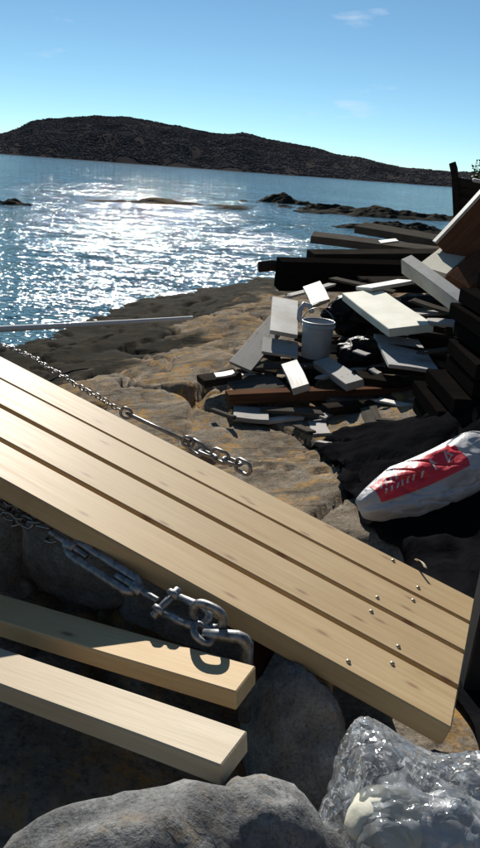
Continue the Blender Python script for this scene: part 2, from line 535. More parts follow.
def tube(pts, r, seg=10, closed=False):
    """verts, faces of a tube along pts (r may be a list)"""
    P = [Vector(p) for p in pts]
    n = len(P)
    rr = r if hasattr(r, '__len__') else [r] * n
    vs, fs = [], []
    prev = None
    for i, p in enumerate(P):
        a = P[(i - 1) % n] if (closed or i > 0) else P[i]
        b = P[(i + 1) % n] if (closed or i < n - 1) else P[i]
        t_ = (b - a).normalized()
        if prev is None:
            x = t_.orthogonal().normalized()
        else:
            x = (prev - t_ * prev.dot(t_)).normalized()
        prev = x
        y = t_.cross(x)
        for k in range(seg):
            an = 2 * math.pi * k / seg
            vs.append(p + (x * math.cos(an) + y * math.sin(an)) * rr[i])
    m = n if closed else n - 1
    for i in range(m):
        for k in range(seg):
            j = (i + 1) % n
            fs.append((i * seg + k, i * seg + (k + 1) % seg, j * seg + (k + 1) % seg, j * seg + k))
    if not closed:
        fs.append(tuple(range(seg))[::-1])
        fs.append(tuple((n - 1) * seg + k for k in range(seg)))
    return vs, fs
def join(*parts):
    V, F_ = [], []
    for v, f in parts:
        o = len(V)
        V += list(v)
        F_ += [tuple(i + o for i in q) for q in f]
    return V, F_
def lathe(prof, seg=28):
    vs, fs = [], []
    for r, z in prof:
        for k in range(seg):
            a = 2 * math.pi * k / seg
            vs.append((r * math.cos(a), r * math.sin(a), z))
    for i in range(len(prof) - 1):
        for k in range(seg):
            fs.append((i * seg + k, i * seg + (k + 1) % seg, (i + 1) * seg + (k + 1) % seg, (i + 1) * seg + k))
    return vs, fs
_ico = {}
def ico(sub):
    if sub not in _ico:
        bm = bmesh.new()
        bmesh.ops.create_icosphere(bm, subdivisions=sub, radius=1.0)
        bm.verts.ensure_lookup_table()
        _ico[sub] = (np.array([v.co[:] for v in bm.verts]), [tuple(v.index for v in f.verts) for f in bm.faces])
        bm.free()
    return _ico[sub]
def boulder(name, loc, size, mat, label, cat='boulder', seed=0, sub=5, rough=0.22, cuts=7, rot=0.0, group=None):
    V, F_ = ico(sub)
    rs = np.random.RandomState(seed)
    r = np.ones(len(V))
    for k in range(cuts):                      # flat faces broken off the stone
        nrm = rs.normal(size=3)
        nrm /= np.linalg.norm(nrm)
        dd = rs.uniform(0.62, 0.85)
        c = V @ nrm
        r = np.minimum(r, np.where(c > 0.05, dd / np.maximum(c, 0.05), 9))
    r = r + rough * fbm(V[:, 0] * 1.6, V[:, 1] * 1.6, V[:, 2] * 1.6, 5, seed, 0.5) * 0.5
    n2 = fbm(V[:, 0] * 3, V[:, 1] * 3, V[:, 2] * 3, 3, seed + 50)
    r = r - 0.016 * np.exp(-(n2 / 0.05) ** 2) + 0.012 * fbm(V[:, 0] * 9, V[:, 1] * 9, V[:, 2] * 9, 3, seed + 90)
    P = V * r[:, None] * np.asarray(size)
    c, s = math.cos(rot), math.sin(rot)
    P = np.stack([P[:, 0] * c - P[:, 1] * s, P[:, 0] * s + P[:, 1] * c, P[:, 2]], 1)
    o = mesh_obj(name, P, F_, mat)
    o.location = Vector(loc)
    return tag(o, label, cat, group)

# ------------------------------------------------------------------ the sea
def fan(rs, th, zf):
    """sheet on a fan of rings centred behind the camera"""
    R_, T_ = np.meshgrid(rs, th, indexing='ij')
    X, Y = R_ * np.sin(T_), -2 + R_ * np.cos(T_)
    Z = zf(X, Y)
    V = np.stack([X, Y, Z], -1).reshape(-1, 3)
    m = len(th)
    i = np.arange(len(rs) - 1)[:, None] * m + np.arange(m - 1)[None, :]
    i = i.reshape(-1)
    F_ = np.stack([i, i + 1, i + 1 + m, i + m], 1)[:, ::-1]
    return V, F_
def grid_obj(name, V, F_, mat):
    me = bpy.data.meshes.new(name)
    me.vertices.add(len(V))
    me.vertices.foreach_set('co', V.astype(np.float32).ravel())
    me.loops.add(F_.size)
    me.loops.foreach_set('vertex_index', F_.astype(np.int32).ravel())
    me.polygons.add(len(F_))
    me.polygons.foreach_set('loop_start', np.arange(0, F_.size, 4, dtype=np.int32))
    me.polygons.foreach_set('use_smooth', np.ones(len(F_), bool))
    me.update(calc_edges=True)
    me.materials.append(MATS[mat])
    o = bpy.data.objects.new(name, me)
    COL.objects.link(o)
    return o
V, F_ = fan(np.geomspace(1.0, 9000, 70), np.radians(np.linspace(-180, 180, 121)), lambda X, Y: X * 0)
tag(grid_obj('water', V, F_, 'sea'), kind='structure')

# ------------------------------------------------------------------ bedrock shore
ctl = []
def cw(x, y, h): ctl.append((x, y, h))
def cp(px, py, h):
    p = on(px, py, h)
    ctl.append((p[0], p[1], h))
for q in [(0, -2, 1.6), (0, 0.2, 1.6), (-1, 0.4, 1.55), (1, 0.5, 1.65), (0, 1.2, 1.5), (0.7, 1.2, 1.6), (-0.6, 1.5, 1.4), (-1.4, 2.4, 1.55),
          (0.5, 2.0, 1.62), (1.2, 3, 1.72), (2.5, 3, 1.55), (4, 2, 1.2), (4, -2, 1.2), (-4, 4, 3.0), (-8, 5, 4.2), (-8, 15, 4.6),
          (-3, 1, 2.3), (-5, -2, 2.6), (5, 7, 1.6), (8, 12, 1.9), (12, 25, 2.7), (16, 40, 4.2), (3, 40, 4.6), (-6, 40, 5), (-2, 30, 4.6)]: cw(*q)
for q in [(300, 490, 1.9), (230, 440, 2.05), (200, 400, 2.15), (120, 385, 2.4), (60, 362, 2.85), (0, 352, 3.3), (290, 410, 2.07), (350, 405, 2.0),
          (315, 357, 1.95), (400, 400, 1.9), (210, 340, 2.35), (160, 350, 2.5), (110, 366, 2.6), (250, 300, 2.75), (180, 318, 2.85), (350, 470, 1.82),
          (35, 343, 3.5), (100, 322, 3.5), (160, 300, 3.5), (230, 284, 3.5), (330, 285, 2.5), (400, 270, 2.45), (460, 260, 2.2), (410, 400, 1.9), (470, 400, 1.75)]: cp(*q)
ctl = np.array(ctl)
def warp_uv(x, y):
    return np.stack([x / (np.maximum(y, -2.5) + 4.0) * 2.2, np.log(np.maximum(y, -2.5) + 4.0) * 1.6], -1)
CU = warp_uv(ctl[:, 0], ctl[:, 1])
def tps(r2):
    return np.where(r2 > 1e-12, r2 * np.log(r2 + 1e-12), 0)
_D = ((CU[:, None] - CU[None]) ** 2).sum(-1)
_n = len(ctl)
_A = np.zeros((_n + 3, _n + 3))
_A[:_n, :_n] = tps(_D) + np.eye(_n) * 0.02
_Pm = np.concatenate([np.ones((_n, 1)), CU], 1)
_A[:_n, _n:] = _Pm
_A[_n:, :_n] = _Pm.T
_w = np.linalg.solve(_A, np.concatenate([ctl[:, 2], np.zeros(3)]))
def base_h(x, y):
    U = warp_uv(np.asarray(x, float), np.asarray(y, float))
    sh = U.shape[:-1]
    U = U.reshape(-1, 2)
    out = np.empty(len(U))
    for i in range(0, len(U), 20000):
        u = U[i:i + 20000]
        out[i:i + 20000] = tps(((u[:, None] - CU[None]) ** 2).sum(-1)) @ _w[:_n] + _w[_n] + u @ _w[_n + 1:]
    return out.reshape(sh)
def rock_z(x, y):
    x, y = np.asarray(x, float), np.asarray(y, float)
    z = CAMZ - base_h(x, y)
    dist = np.sqrt(x * x + y * y)
    amp = np.clip((dist - 1.5) / 5, 0.25, 1.0)
    z = z + amp * 0.11 * fbm(x * 0.55, y * 0.55, 0, 3, 3)
    # tilted layers that break off in little steps
    ca, sa = math.cos(0.55), math.sin(0.55)
    u, v_ = x * ca + y * sa, -x * sa + y * ca
    s = v_ * 1.1 + 0.5 * fbm(x * 0.7, y * 0.7, 0, 3, 11)
    st = s - np.floor(s)
    z = z + amp * 0.09 * (np.clip(st * 1.15, 0, 1) - 0.5) * (0.6 + 0.4 * vnoise(u * 0.5, v_ * 0.9, 0, 21))
    s2 = u * 0.8 + 0.6 * fbm(x * 0.9, y * 0.9, 4, 2, 31)
    z = z - amp * 0.20 * np.exp(-((s2 - np.round(s2)) / 0.035) ** 2)
    cr = fbm(x * 0.8 + 3, y * 0.5, 1.0, 3, 41)
    z = z - amp * 0.08 * np.exp(-(cr / 0.03) ** 2)
    z = z + 0.014 * amp * fbm(x * 3.1, y * 3.1, 0, 4, 51) + 0.008 * fbm(x * 11, y * 11, 0, 3, 61)
    return z
V, F_ = fan(np.geomspace(0.8, 46, 430), np.radians(np.linspace(-62, 62, 470)), rock_z)
tag(grid_obj('bedrock', V, F_, 'bedrock'), kind='structure')
V, F_ = fan(np.geomspace(0.8, 26, 60), np.radians(np.linspace(61, 299, 110)), lambda X, Y: CAMZ - 1.6 - 0.06 + np.clip(-Y - 1.0, 0, 30) * 0.55 + np.clip(X - 3, 0, 30) * 0.12 + np.clip(-X - 2.5, -99, 0) * 0 - np.clip(-X - 2.0, 0, 30) * 0.35 + 0.15 * fbm(X * 0.6, Y * 0.6, 0, 4, 91))
tag(grid_obj('ground', V, F_, 'bedrock'), kind='structure')  # land behind the camera, shaped to rise and cut sky light
def gz(x, y):
    return float(rock_z(np.array([x]), np.array([y]))[0])

# ------------------------------------------------------------------ far hills with their wood
ridge_px = [(-260, 150), (-160, 138), (-60, 140), (0, 131), (30, 118), (60, 113), (95, 110), (130, 114), (180, 123), (210, 129), (228, 130), (246, 129), (268, 136), (300, 143),
            (340, 151), (380, 158), (410, 164), (445, 167), (480, 171), (560, 172), (660, 178), (800, 182)]
rx, rh = [], []
for px, py in ridge_px:
    v = ray(px, py)
    rx.append(math.atan2(v[0], v[1]))
    rh.append(v[2] / math.hypot(v[0], v[1]))
def hill_z(az, r):
    tgt = np.interp(az, rx, rh)
    peak = CAMZ + np.maximum(tgt, 0.006) * 1250.0 - 4.0
    f = (r - 800.0 - 25 * vnoise(az * 30, 0, 0, 5)) / 450.0
    up_ = np.clip(f, -0.1, 1)
    prof = np.where(up_ < 0.32, up_ * 1.45, 0.464 + (up_ - 0.32) * 0.788)
    prof = prof - 0.09 * np.exp(-((up_ - 0.5) / 0.1) ** 2)
    prof = np.where(f > 1, 1 - (f - 1) * 0.7, prof)
    n = fbm(az * 30, r * 0.010, 0, 3, 9)
    return peak * prof + n * 3.0 * np.clip(f * 4, 0, 1) - 1.0
AZ = np.linspace(-0.62, 0.70, 330)
RR = np.linspace(780, 1500, 70)
A_, R_ = np.meshgrid(AZ, RR, indexing='ij')
Zh = hill_z(A_, R_)
V = np.stack([R_ * np.sin(A_), R_ * np.cos(A_), Zh], -1).reshape(-1, 3)
i = (np.arange(len(AZ) - 1)[:, None] * len(RR) + np.arange(len(RR) - 1)[None]).reshape(-1)
F_ = np.stack([i, i + 1, i + 1 + len(RR), i + len(RR)], 1)
tag(grid_obj('hills', V, F_, 'hill_ground'), kind='structure')
rs = np.random.RandomState(4)
N = 62000
az = rs.uniform(-0.55, 0.62, N)
rr = 805 + 470 * rs.uniform(0, 1, N)
keep_m = (fbm(az * 60, rr * 0.012, 0, 3, 77) + rs.uniform(-0.5, 0.5, N)) > -0.55
az, rr = az[keep_m], rr[keep_m]
zz = hill_z(az, rr)
ok = zz > 0.8
az, rr, zz = az[ok], rr[ok], zz[ok]
V0, F0 = ico(1)
F0 = np.array(F0)
n = len(az)
sz = rs.uniform(0.7, 1.6, n)
jit = 1 + rs.uniform(-0.35, 0.35, (n, len(V0), 1))
P = V0[None] * jit * sz[:, None, None] * np.array([1.4, 1.4, 0.42])
P = P + np.stack([rr * np.sin(az), rr * np.cos(az), zz + sz * 0.3], -1)[:, None]
V = P.reshape(-1, 3)
F_ = (F0[None] + (np.arange(n) * len(V0))[:, None, None]).reshape(-1, 3)
me = bpy.data.meshes.new('far_wood')
me.vertices.add(len(V))
me.vertices.foreach_set('co', V.astype(np.float32).ravel())
me.loops.add(F_.size)
me.loops.foreach_set('vertex_index', F_.astype(np.int32).ravel())
me.polygons.add(len(F_))
me.polygons.foreach_set('loop_start', np.arange(0, F_.size, 3, dtype=np.int32))
me.update(calc_edges=True)
me.polygons.foreach_set('use_smooth', np.ones(len(F_), bool))
me.materials.append(MATS['far_wood'])
o = bpy.data.objects.new('far_wood', me)
COL.objects.link(o)
tag(o, 'dark leafless wood covering the low hills across the bay', 'wood', kind='stuff')

# ------------------------------------------------------------------ skerries in the bay
def skerry(x0, x1, yb, hgt, label, seed, depth=0.45):
    a, b = on(x0, yb, CAMZ), on(x1, yb, CAMZ)
    c = (a + b) / 2
    L = np.linalg.norm(b - a) / 2 * 1.12
    W_ = L * depth
    NU, NV = 110, 60
    U, V_ = np.meshgrid(np.linspace(-1, 1, NU), np.linspace(-1, 1, NV), indexing='ij')
    X, Y = U * L, V_ * W_
    env = 1 - np.clip(U ** 2 + V_ ** 2, 0, 1.6) ** 0.8
    n1 = fbm(X * 0.35 + seed, Y * 0.5, 0, 5, seed, 0.55)
    n2 = 1 - np.abs(fbm(X * 0.22, Y * 0.45 + seed, 3, 4, seed + 7)) * 2
    Z = hgt * (0.55 * env + 0.55 * n1 * (0.5 + 0.5 * env) + 0.25 * n2 * np.clip(env, 0, 1)) - 0.12 - 0.9 * np.clip(-env, 0, 1)
    Z = np.where((np.abs(U) > 0.99) | (np.abs(V_) > 0.99), -0.6, Z)
    P = np.stack([X, Y, Z], -1).reshape(-1, 3)
    i = (np.arange(NU - 1)[:, None] * NV + np.arange(NV - 1)[None]).reshape(-1)
    o = grid_obj('skerry', P, np.stack([i, i + NV, i + NV + 1, i + 1], 1), 'skerry_rock')
    o.location = (c[0], c[1], 0)
    o.rotation_euler.z = math.atan2(b[1] - a[1], b[0] - a[0]) * 0.5
    tag(o, label, 'skerry', 'low rocks in the bay')
skerry(80, 215, 203, 0.40, 'long low dark skerry alone in the middle of the bay', 3, 0.30)
skerry(-40, 21, 203, 1.4, 'rounded dark skerry cut by the left edge of the picture', 8, 0.5)
skerry(258, 302, 203, 1.1, 'small dark rock at the left tip of the right-hand skerries', 12)
skerry(300, 362, 210, 0.9, 'low rock right of the small tip rock, left of the wide reef', 15, 0.4)
skerry(342, 452, 217, 0.9, 'wide flat reef reaching towards the boat prow', 19, 0.35)
skerry(365, 470, 231, 0.8, 'nearest flat reef just beyond the dark driftwood timbers', 23, 0.30)
skerry(215, 250, 209, 0.30, 'barely awash rock between the middle skerry and the reefs', 29, 0.3)

# ------------------------------------------------------------------ gangway of four new boards
S = 1.15
gB = CAM + np.array([0.47451187, 1.22989008, -1.04219954]) * S
gd = np.array([-0.90673787, 0.3111185, 0.28466071])
gc = np.array([0.30082549, 0.95028563, -0.08038191])
gn = np.cross(gc, gd)
gn = gn if gn[2] > 0 else -gn
GW, GG, GT = 0.1725, 0.0177, 0.058
gang = empty('gangway', gB - np.array([0, 0, 0.3]))
tag(gang, 'sloping gangway of four pale new pine boards laid side by side', 'gangway')
board_x = [456, 461.5, 464, 473]
boards = []
def gpt(s, w, z=0.0):                   # a point of the gangway: along, across, up
    return gB + gd * s + gc * w + gn * z
for i in range(4):
    w0 = i * (GW + GG)
    s = 0.0
    for k in range(30):
        s += (proj(gpt(s, w0 + GW / 2))[0] - board_x[i]) * 0.0016
    def end_s(w):                      # the sawn ends lie on one slanting line
        q = s
        for k in range(40):
            X_, Y_ = proj(gpt(q, w))
            q += (X_ - (475 + (Y_ - 600) * (452 - 475) / 128.0)) * 0.0016
        return q
    sn, sf = end_s(w0), end_s(w0 + GW)
    s = min(sn, sf)
    L = 3.05 + 0.03 * i - s
    me = box_mesh('board', L, GW, GT, 'pine', 14, 0.004, 0.003, 40 + i)
    flip = np.dot(np.cross(gd, -gc), gn) >= 0
    for v in me.vertices:
        if v.co.x < L * 0.02:
            f = v.co.y / GW
            f = 1 - f if flip else f
            v.co.x += sn + (sf - sn) * f - s
    o = link_mesh('board', me)
    m = Matrix((gd, -gc, gn)).transposed().to_4x4()
    if np.dot(np.cross(gd, -gc), gn) < 0:
        m = Matrix((gd, gc, gn)).transposed().to_4x4()
        m.translation = Vector(gpt(s, w0))
    else:
        m.translation = Vector(gpt(s, w0 + GW))
    m.translation -= gang.location
    o.matrix_basis = m
    o.parent = gang
    boards.append((o, s, w0))
GTOT = 4 * GW + 3 * GG
def gbeam(name, s0, w0, s1, w1, wid, ht, ztop, mat='pine_warm'):
    a, b = gpt(s0, w0, ztop), gpt(s1, w1, ztop)
    d = b - a
    L = np.linalg.norm(d)
    d /= L
    y = np.cross(gn, d)
    me = box_mesh(name, L, wid, ht, mat, 4, 0.003, 0.002, 3)
    o = link_mesh(name, me)
    m = Matrix((d, y, gn)).transposed().to_4x4()
    m.translation = Vector(a) - gang.location
    o.matrix_basis = m
    o.parent = gang
for w0 in (0.22, GTOT - 0.06):
    gbeam('stringer', 0.10, w0, 2.95, w0, 0.048, 0.098, -GT - 0.002, 'brown_wood')
for s0 in (0.45, 2.85):
    gbeam('crossbeam', s0, 0.02, s0, GTOT - 0.02, 0.06, 0.05, -GT - 0.103, 'brown_wood')
for s0, w0 in ((0.35, 0.20), (0.40, 0.60), (2.7, 0.1), (2.7, 0.6)):   # legs to the rock
    p = gpt(s0, w0, -GT - 0.10)
    zb = gz(p[0], p[1]) - 0.05
    me = box_mesh('leg', max(p[2] - zb, 0.12), 0.07, 0.07, 'pine_warm', 2, 0.004, 0.0, 1)
    o = link_mesh('leg', me)
    frame(o, Vector((p[0], p[1], zb)) - Vector(gang.location), (0, 0, 1), (0.3, 1, 0))
    o.parent = gang
vs, fs = lathe([(0.0001, 0.0045), (0.003, 0.0042), (0.0062, 0.0025), (0.0068, 0.0), (0.0068, -0.004)], 10)
sme = None
for px, py in [(393, 561), (418, 588), (413, 601), (377, 598), (371, 612), (398, 647), (392, 664), (348, 662), (440, 617), (447, 632), (436, 655)][:8]:
    v = ray(px, py)
    tt = ((gB - CAM) @ gn) / (v @ gn)
    q = CAM + v * tt
    w = (q - gB) @ gc
    i = int(np.clip(w // (GW + GG), 0, 3))
    bo = boards[i][0]
    if sme is None:
        o = mesh_obj('screw', vs, fs, 'screw_zinc')
        sme = o.data
    else:
        o = link_mesh('screw', sme)
    q = q + gn * 0.002
    mw = Matrix((gd, np.cross(gn, gd), gn)).transposed().to_4x4()
    mw.translation = Vector(q)
    o.parent = bo
    o.matrix_basis = (Matrix.Translation(gang.location) @ bo.matrix_basis).inverted() @ mw
# curl of planed wood on the far board
vv = ray(419, 571)
q = CAM + vv * (((gB - CAM) @ gn) / (vv @ gn)) + gn * 0.004
pts = []
for k in range(15):
    a = k / 14 * 2.2
    pts.append(Vector(q) + Vector(gc) * (0.045 - 0.06 * k / 14) + Vector(gd) * (0.02 * math.cos(a)) + Vector(gn) * (0.006 + 0.02 * math.sin(a)))
vs, fs = [], []
for k, p in enumerate(pts):
    for e in (-0.006, 0.006):
        for th in (0, 0.0015):
            vs.append(p + Vector(gd) * e + Vector(gn) * th)
for k in range(14):
    a, b = k * 4, k * 4 + 4
    fs += [(a + 1, a + 3, b + 3, b + 1), (a, b, b + 2, a + 2), (a, a + 1, b + 1, b), (a + 2, b + 2, b + 3, a + 3)]
tag(mesh_obj('wood_shaving', vs, fs, 'shaving'), 'pale curled wood shaving on the far gangway board', 'shaving')

# railing post just past the gangway end
pp = at(492, 600, 2.15)
post = link_mesh('post', box_mesh('post', 1.4, 0.10, 0.10, 'post_paint', 4, 0.006, 0.002, 4))
zb = gz(pp[0], pp[1]) - 0.08
frame(post, (pp[0] - 0.05, pp[1] + 0.05, zb), (0.02, 0, 1), (0.05, 1, 0))
tag(post, 'dark blue-grey upright post at the right edge beyond the gangway', 'post')
# ------------------------------------------------------------------ two loose studs
def stud(A, B, C, mat, label, ext=0.0):
    return slab('stud', A, B, C, 0.048, mat, label, 'stud', 'loose studs in the foreground', warp=0.002, bev=0.003, seg=10)
s1A, s1B = on(236, 692, 1.05), on(-60, 603, 1.12)
s1C = on(263, 668, 1.05)
stud((s1A,), (s1B,), (s1C,), 'pine_warm', 'loose warm-toned pine stud beside the shackle, half in shadow')
s2A, s2B = on(221, 766, 1.02), on(-60, 662, 1.10)
s2C = on(247, 731, 1.02)
stud((s2A,), (s2B,), (s2C,), 'pine_pale', 'paler loose pine stud nearest the camera, resting on the grey boulder')

# ------------------------------------------------------------------ boulders in the foreground
def bl(px, py, h, size, label, seed, rot=0.0, rough=0.22, cuts=7):
    p = on(px, py, h)
    return boulder('boulder', p, size, 'granite', label, 'boulder', seed, 5, rough, cuts, rot, 'grey boulders in the foreground')
boulder('boulder', (-0.03, 0.87, CAMZ - 1.33), (0.39, 0.25, 0.37), 'granite', 'large sunlit grey boulder at the bottom of the picture', 'boulder', 6, 5, 0.16, 4, 0.1, 'grey boulders in the foreground')
boulder('boulder', (0.085, 0.985, CAMZ - 1.29), (0.15, 0.15, 0.30), 'granite', 'rounded grey hump of rock right of the pale stud end', 'boulder', 15, 5, 0.08, 2, 0.2, 'grey boulders in the foreground')
bl(296, 750, 1.38, (0.12, 0.17, 0.24), 'darker boulder between the stud ends and the plastic bag', 9, 0.5)
bl(10, 585, 1.52, (0.28, 0.26, 0.32), 'rough dark rock under the chain at the left edge', 14, 0.2, 0.35)
bl(-20, 780, 1.75, (0.28, 0.22, 0.25), 'boulder in deep shadow below the studs at the lower left', 21, 0.2)
bl(420, 870, 1.65, (0.30, 0.22, 0.30), 'dark boulder under the clear plastic bag', 25, 0.4)
for k, (ss, wws) in enumerate(((0.35, 0.52), (0.80, 0.55), (1.25, 0.55), (1.75, 0.55), (2.25, 0.55))):  # unseen row added to keep sun off the ground below
    p = gpt(ss, wws, -0.30)
    boulder('boulder', (p[0], p[1], p[2] - 0.14), (0.30, 0.15, 0.30), 'granite', 'unseen boulder added under the far side of the gangway to block the sun', 'boulder', 60 + k, 4, 0.15, 3, -0.33, 'sun-blocking boulders under the gangway')
bl(150, 680, 1.75, (0.25, 0.2, 0.22), 'shaded boulder below the rigging screw', 31, 0.4)
bl(350, 680, 1.8, (0.25, 0.2, 0.22), 'shaded boulder beneath the right part of the gangway', 33, 0.9)

# ------------------------------------------------------------------ rigging screw, shackles, chains
rig = empty('rigging_screw', at(104, 570, 1.655))
tag(rig, 'galvanised steel rigging screw with shackles below the gangway edge', 'rigging screw')
def rpart(name, vf, mat='steel', sm=True):
    v, f = vf
    o = mesh_obj(name, [Vector(p) - Vector(rig.location) for p in v], f, mat, None, sm)
    o.parent = rig
    return o
def lerp(a, b, t_): return a + (b - a) * t_
r0, r1 = at(0, 505, 1.860), at(250, 655, 1.451)
a = at(70, 546, 1.730); b = at(137, 589, 1.618)
ax = Vector(b - a).normalized()
side = ax.cross(Vector((0, -0.6, 0.8))).normalized()
L = (Vector(b) - Vector(a)).length
A3 = Vector(a)
bars = []
for sg in (-1, 1):
    off = side * 0.021 * sg
    rpart('side_bar', tube([A3 + off * 0.5 + ax * 0.0, A3 + off + ax * 0.02, A3 + off + ax * (L - 0.02), A3 + off * 0.5 + ax * L], 0.0115, 10))
for q in (0.0, L):
    rpart('end_nut', tube([A3 + ax * (q - 0.018), A3 + ax * (q - 0.014), A3 + ax * (q + 0.014), A3 + ax * (q + 0.018)], [0.012, 0.017, 0.017, 0.012], 12))
# threaded rods
rod1 = [A3 + ax * (L - 0.07), Vector(at(158, 601, 1.581))]
nth = 60
pts = [rod1[0].lerp(rod1[1], k / nth) for k in range(nth + 1)]
rpart('threaded_rod', tube(pts, [0.0085 + 0.0012 * (k % 2) for k in range(nth + 1)], 10))
rod2 = [A3 + ax * 0.06, Vector(at(50, 532, 1.758))]
pts = [rod2[0].lerp(rod2[1], k / nth) for k in range(nth + 1)]
rpart('threaded_rod', tube(pts, [0.0075 + 0.0012 * (k % 2) for k in range(nth + 1)], 10))
# jaw and pin of the first shackle
j = Vector(at(166, 603, 1.572))
pinv = Vector(at(172, 592, 1.590)) - Vector(at(155, 610, 1.553))
pin = pinv.normalized()
for sg in (-1, 1):
    c = j + pin * 0.026 * sg
    rpart('jaw_eye', tube([c - pin * 0.008, c - pin * 0.006, c + pin * 0.006, c + pin * 0.008], [0.014, 0.019, 0.019, 0.014], 14))
rpart('pin', tube([j - pin * 0.048, j - pin * 0.045, j + pin * 0.045, j + pin * 0.048], [0.007, 0.011, 0.011, 0.007], 12))
e = Vector(at(222, 628, 1.507))
ax2 = (e - j).normalized()
bow = []
for k in range(17):
    an = math.pi * k / 16
    bow.append(j + ax2 * (0.075 + 0.04 * math.sin(an)) + pin * 0.028 * math.cos(an))
bow = [j + pin * 0.026] + bow + [j - pin * 0.026]
rpart('shackle_bow', tube(bow, 0.0105, 12))
# bow standing up, then the last link lying flat
def link_pts(c, u, w, lu, lw, n=28):
    out = []
    for k in range(n):
        an = 2 * math.pi * k / n
        cu, su = math.cos(an), math.sin(an)
        out.append(c + u * (lu * (abs(cu) ** 0.75) * (1 if cu >= 0 else -1)) + w * (lw * (abs(su) ** 0.75) * (1 if su >= 0 else -1)))
    return out
c1 = Vector(at(208, 616, 1.516))
rpart('ring', tube(link_pts(c1, ax2, Vector((0.1, -0.25, 1)).normalized(), 0.040, 0.034), 0.0105, 12, True))
e0, e1, e2 = Vector(at(203, 634, 1.49)), Vector(at(238, 637, 1.475)), Vector(at(247, 645, 1.47))
down = Vector((0.01, 0.01, -0.22))
for off in (Vector((0, 0, 0)),):
    st_ = [e0, e0.lerp(e1, 0.5), e1, e1.lerp(e2, 0.6) + Vector((0, 0, 0.006)), e2, e2 + down * 0.3, e2 + down]
    rpart('anchor_staple', tube(st_, [0.012, 0.015, 0.016, 0.016, 0.016, 0.016, 0.016], 12))
rpart('eye', tube(link_pts(e0, Vector((0.75, -0.4, -0.3)).normalized(), Vector((0.2, 0.9, 0.2)).normalized(), 0.026, 0.02, 20), 0.009, 10, True))

# link of chain, shared
lp = []
for k in range(14):
    an = 2 * math.pi * k / 14
    lp.append(Vector((math.cos(an) * 0.62 + (0.38 if math.cos(an) > 0.01 else -0.38 if math.cos(an) < -0.01 else 0), math.sin(an) * 0.62, 0)))
lv, lf = tube(lp, 0.2, 6, True)
tmp = mesh_obj('link', lv, lf, 'chain_steel')
LINK = tmp.data
bpy.data.objects.remove(tmp)
def chain(path, pitch, label, name='chain', jitter=0.15, seed=1):
    rn = random.Random(seed)
    P = [Vector(p) for p in path]
    root = empty(name, P[0])
    tag(root, label, 'chain', 'chains beside the gangway')
    seg = [(P[k + 1] - P[k]).length for k in range(len(P) - 1)]
    tot = sum(seg)
    s, k = 0.0, 0
    while s < tot:
        q, i = s, 0
        while q > seg[i]:
            q -= seg[i]
            i += 1
        p = P[i].lerp(P[i + 1], q / seg[i])
        d = (P[i + 1] - P[i]).normalized()
        o = link_mesh('link', LINK, root)
        z = Vector((0, 0.3, 1)) if k % 2 else Vector((0.3, 1, 0.1))
        z = z + Vector((rn.uniform(-1, 1), rn.uniform(-1, 1), rn.uniform(-1, 1))) * jitter * 2
        d = d + Vector((rn.uniform(-1, 1), rn.uniform(-1, 1), rn.uniform(-1, 1))) * jitter
        frame(o, p - P[0] + Vector((0, rn.uniform(-1, 1), rn.uniform(-1, 1))) * pitch * jitter, d, z)
        o.scale = (pitch * 0.68,) * 3
        s += pitch
        k += 1
    return root
chain([at(-20, 336, 3.25), at(30, 356, 3.0), at(75, 384, 2.85), at(122, 411, 2.72)], 0.022, 'fine bright chain running along the far edge of the gangway', seed=3)
chain([at(-30, 482, 1.98), at(0, 502, 1.88), at(22, 517, 1.83), at(40, 528, 1.79), at(54, 536, 1.76)], 0.034, 'wet dark chain piled at the left end of the rigging screw', jitter=0.3, seed=4)
chain([at(-10, 497, 1.93), at(10, 502, 1.88), at(28, 508, 1.85), at(18, 522, 1.82), at(-8, 512, 1.88)], 0.030, 'loose heap of chain on the rock at the left edge', jitter=0.35, seed=6)
chain([at(196, 447, 2.62), at(212, 455, 2.58), at(228, 460, 2.55), at(243, 468, 2.50)], 0.055, 'heavy dark shackle chain behind the middle of the gangway', jitter=0.12, seed=8)
ro = empty('tie_rod', at(130, 416, 2.70))
tag(ro, 'thin pale tie rod between the two chains behind the gangway', 'rod')
vs, fs = tube([Vector(at(126, 413, 2.71)) - ro.location, Vector(at(190, 443, 2.63)) - ro.location], 0.0075, 10)
mesh_obj('shaft', vs, fs, 'chain_steel', ro)
for px, py, yy in ((126, 413, 2.71), (188, 442, 2.63)):
    cc = Vector(at(px, py, yy)) - ro.location
    vs, fs = tube(link_pts(cc, Vector((0.9, -0.2, -0.3)).normalized(), Vector((0.3, 0.3, 0.9)).normalized(), 0.022, 0.018, 18), 0.006, 8, True)
    mesh_obj('eye', vs, fs, 'chain_steel', ro)

# ------------------------------------------------------------------ mooring rope
pts = [at(-60, 331, 9.6), at(0, 329, 9.9), at(60, 326, 10.2), at(120, 322.5, 10.5), at(170, 319.5, 10.8), at(197, 317.5, 11.0)]
fin = []
for k in range(len(pts) - 1):
    for q in range(6):
        fin.append(Vector(pts[k]).lerp(Vector(pts[k + 1]), q / 6))
rad = [0.048 - 0.020 * k / len(fin) for k in range(len(fin))]
vs, fs = tube(fin, rad, 10)
vs = [v - fin[0] for v in vs]
o = mesh_obj('mooring_rope', vs, fs, 'rope')
o.location = fin[0]
tag(o, 'pale thick mooring rope stretched low across the shore at left', 'rope')

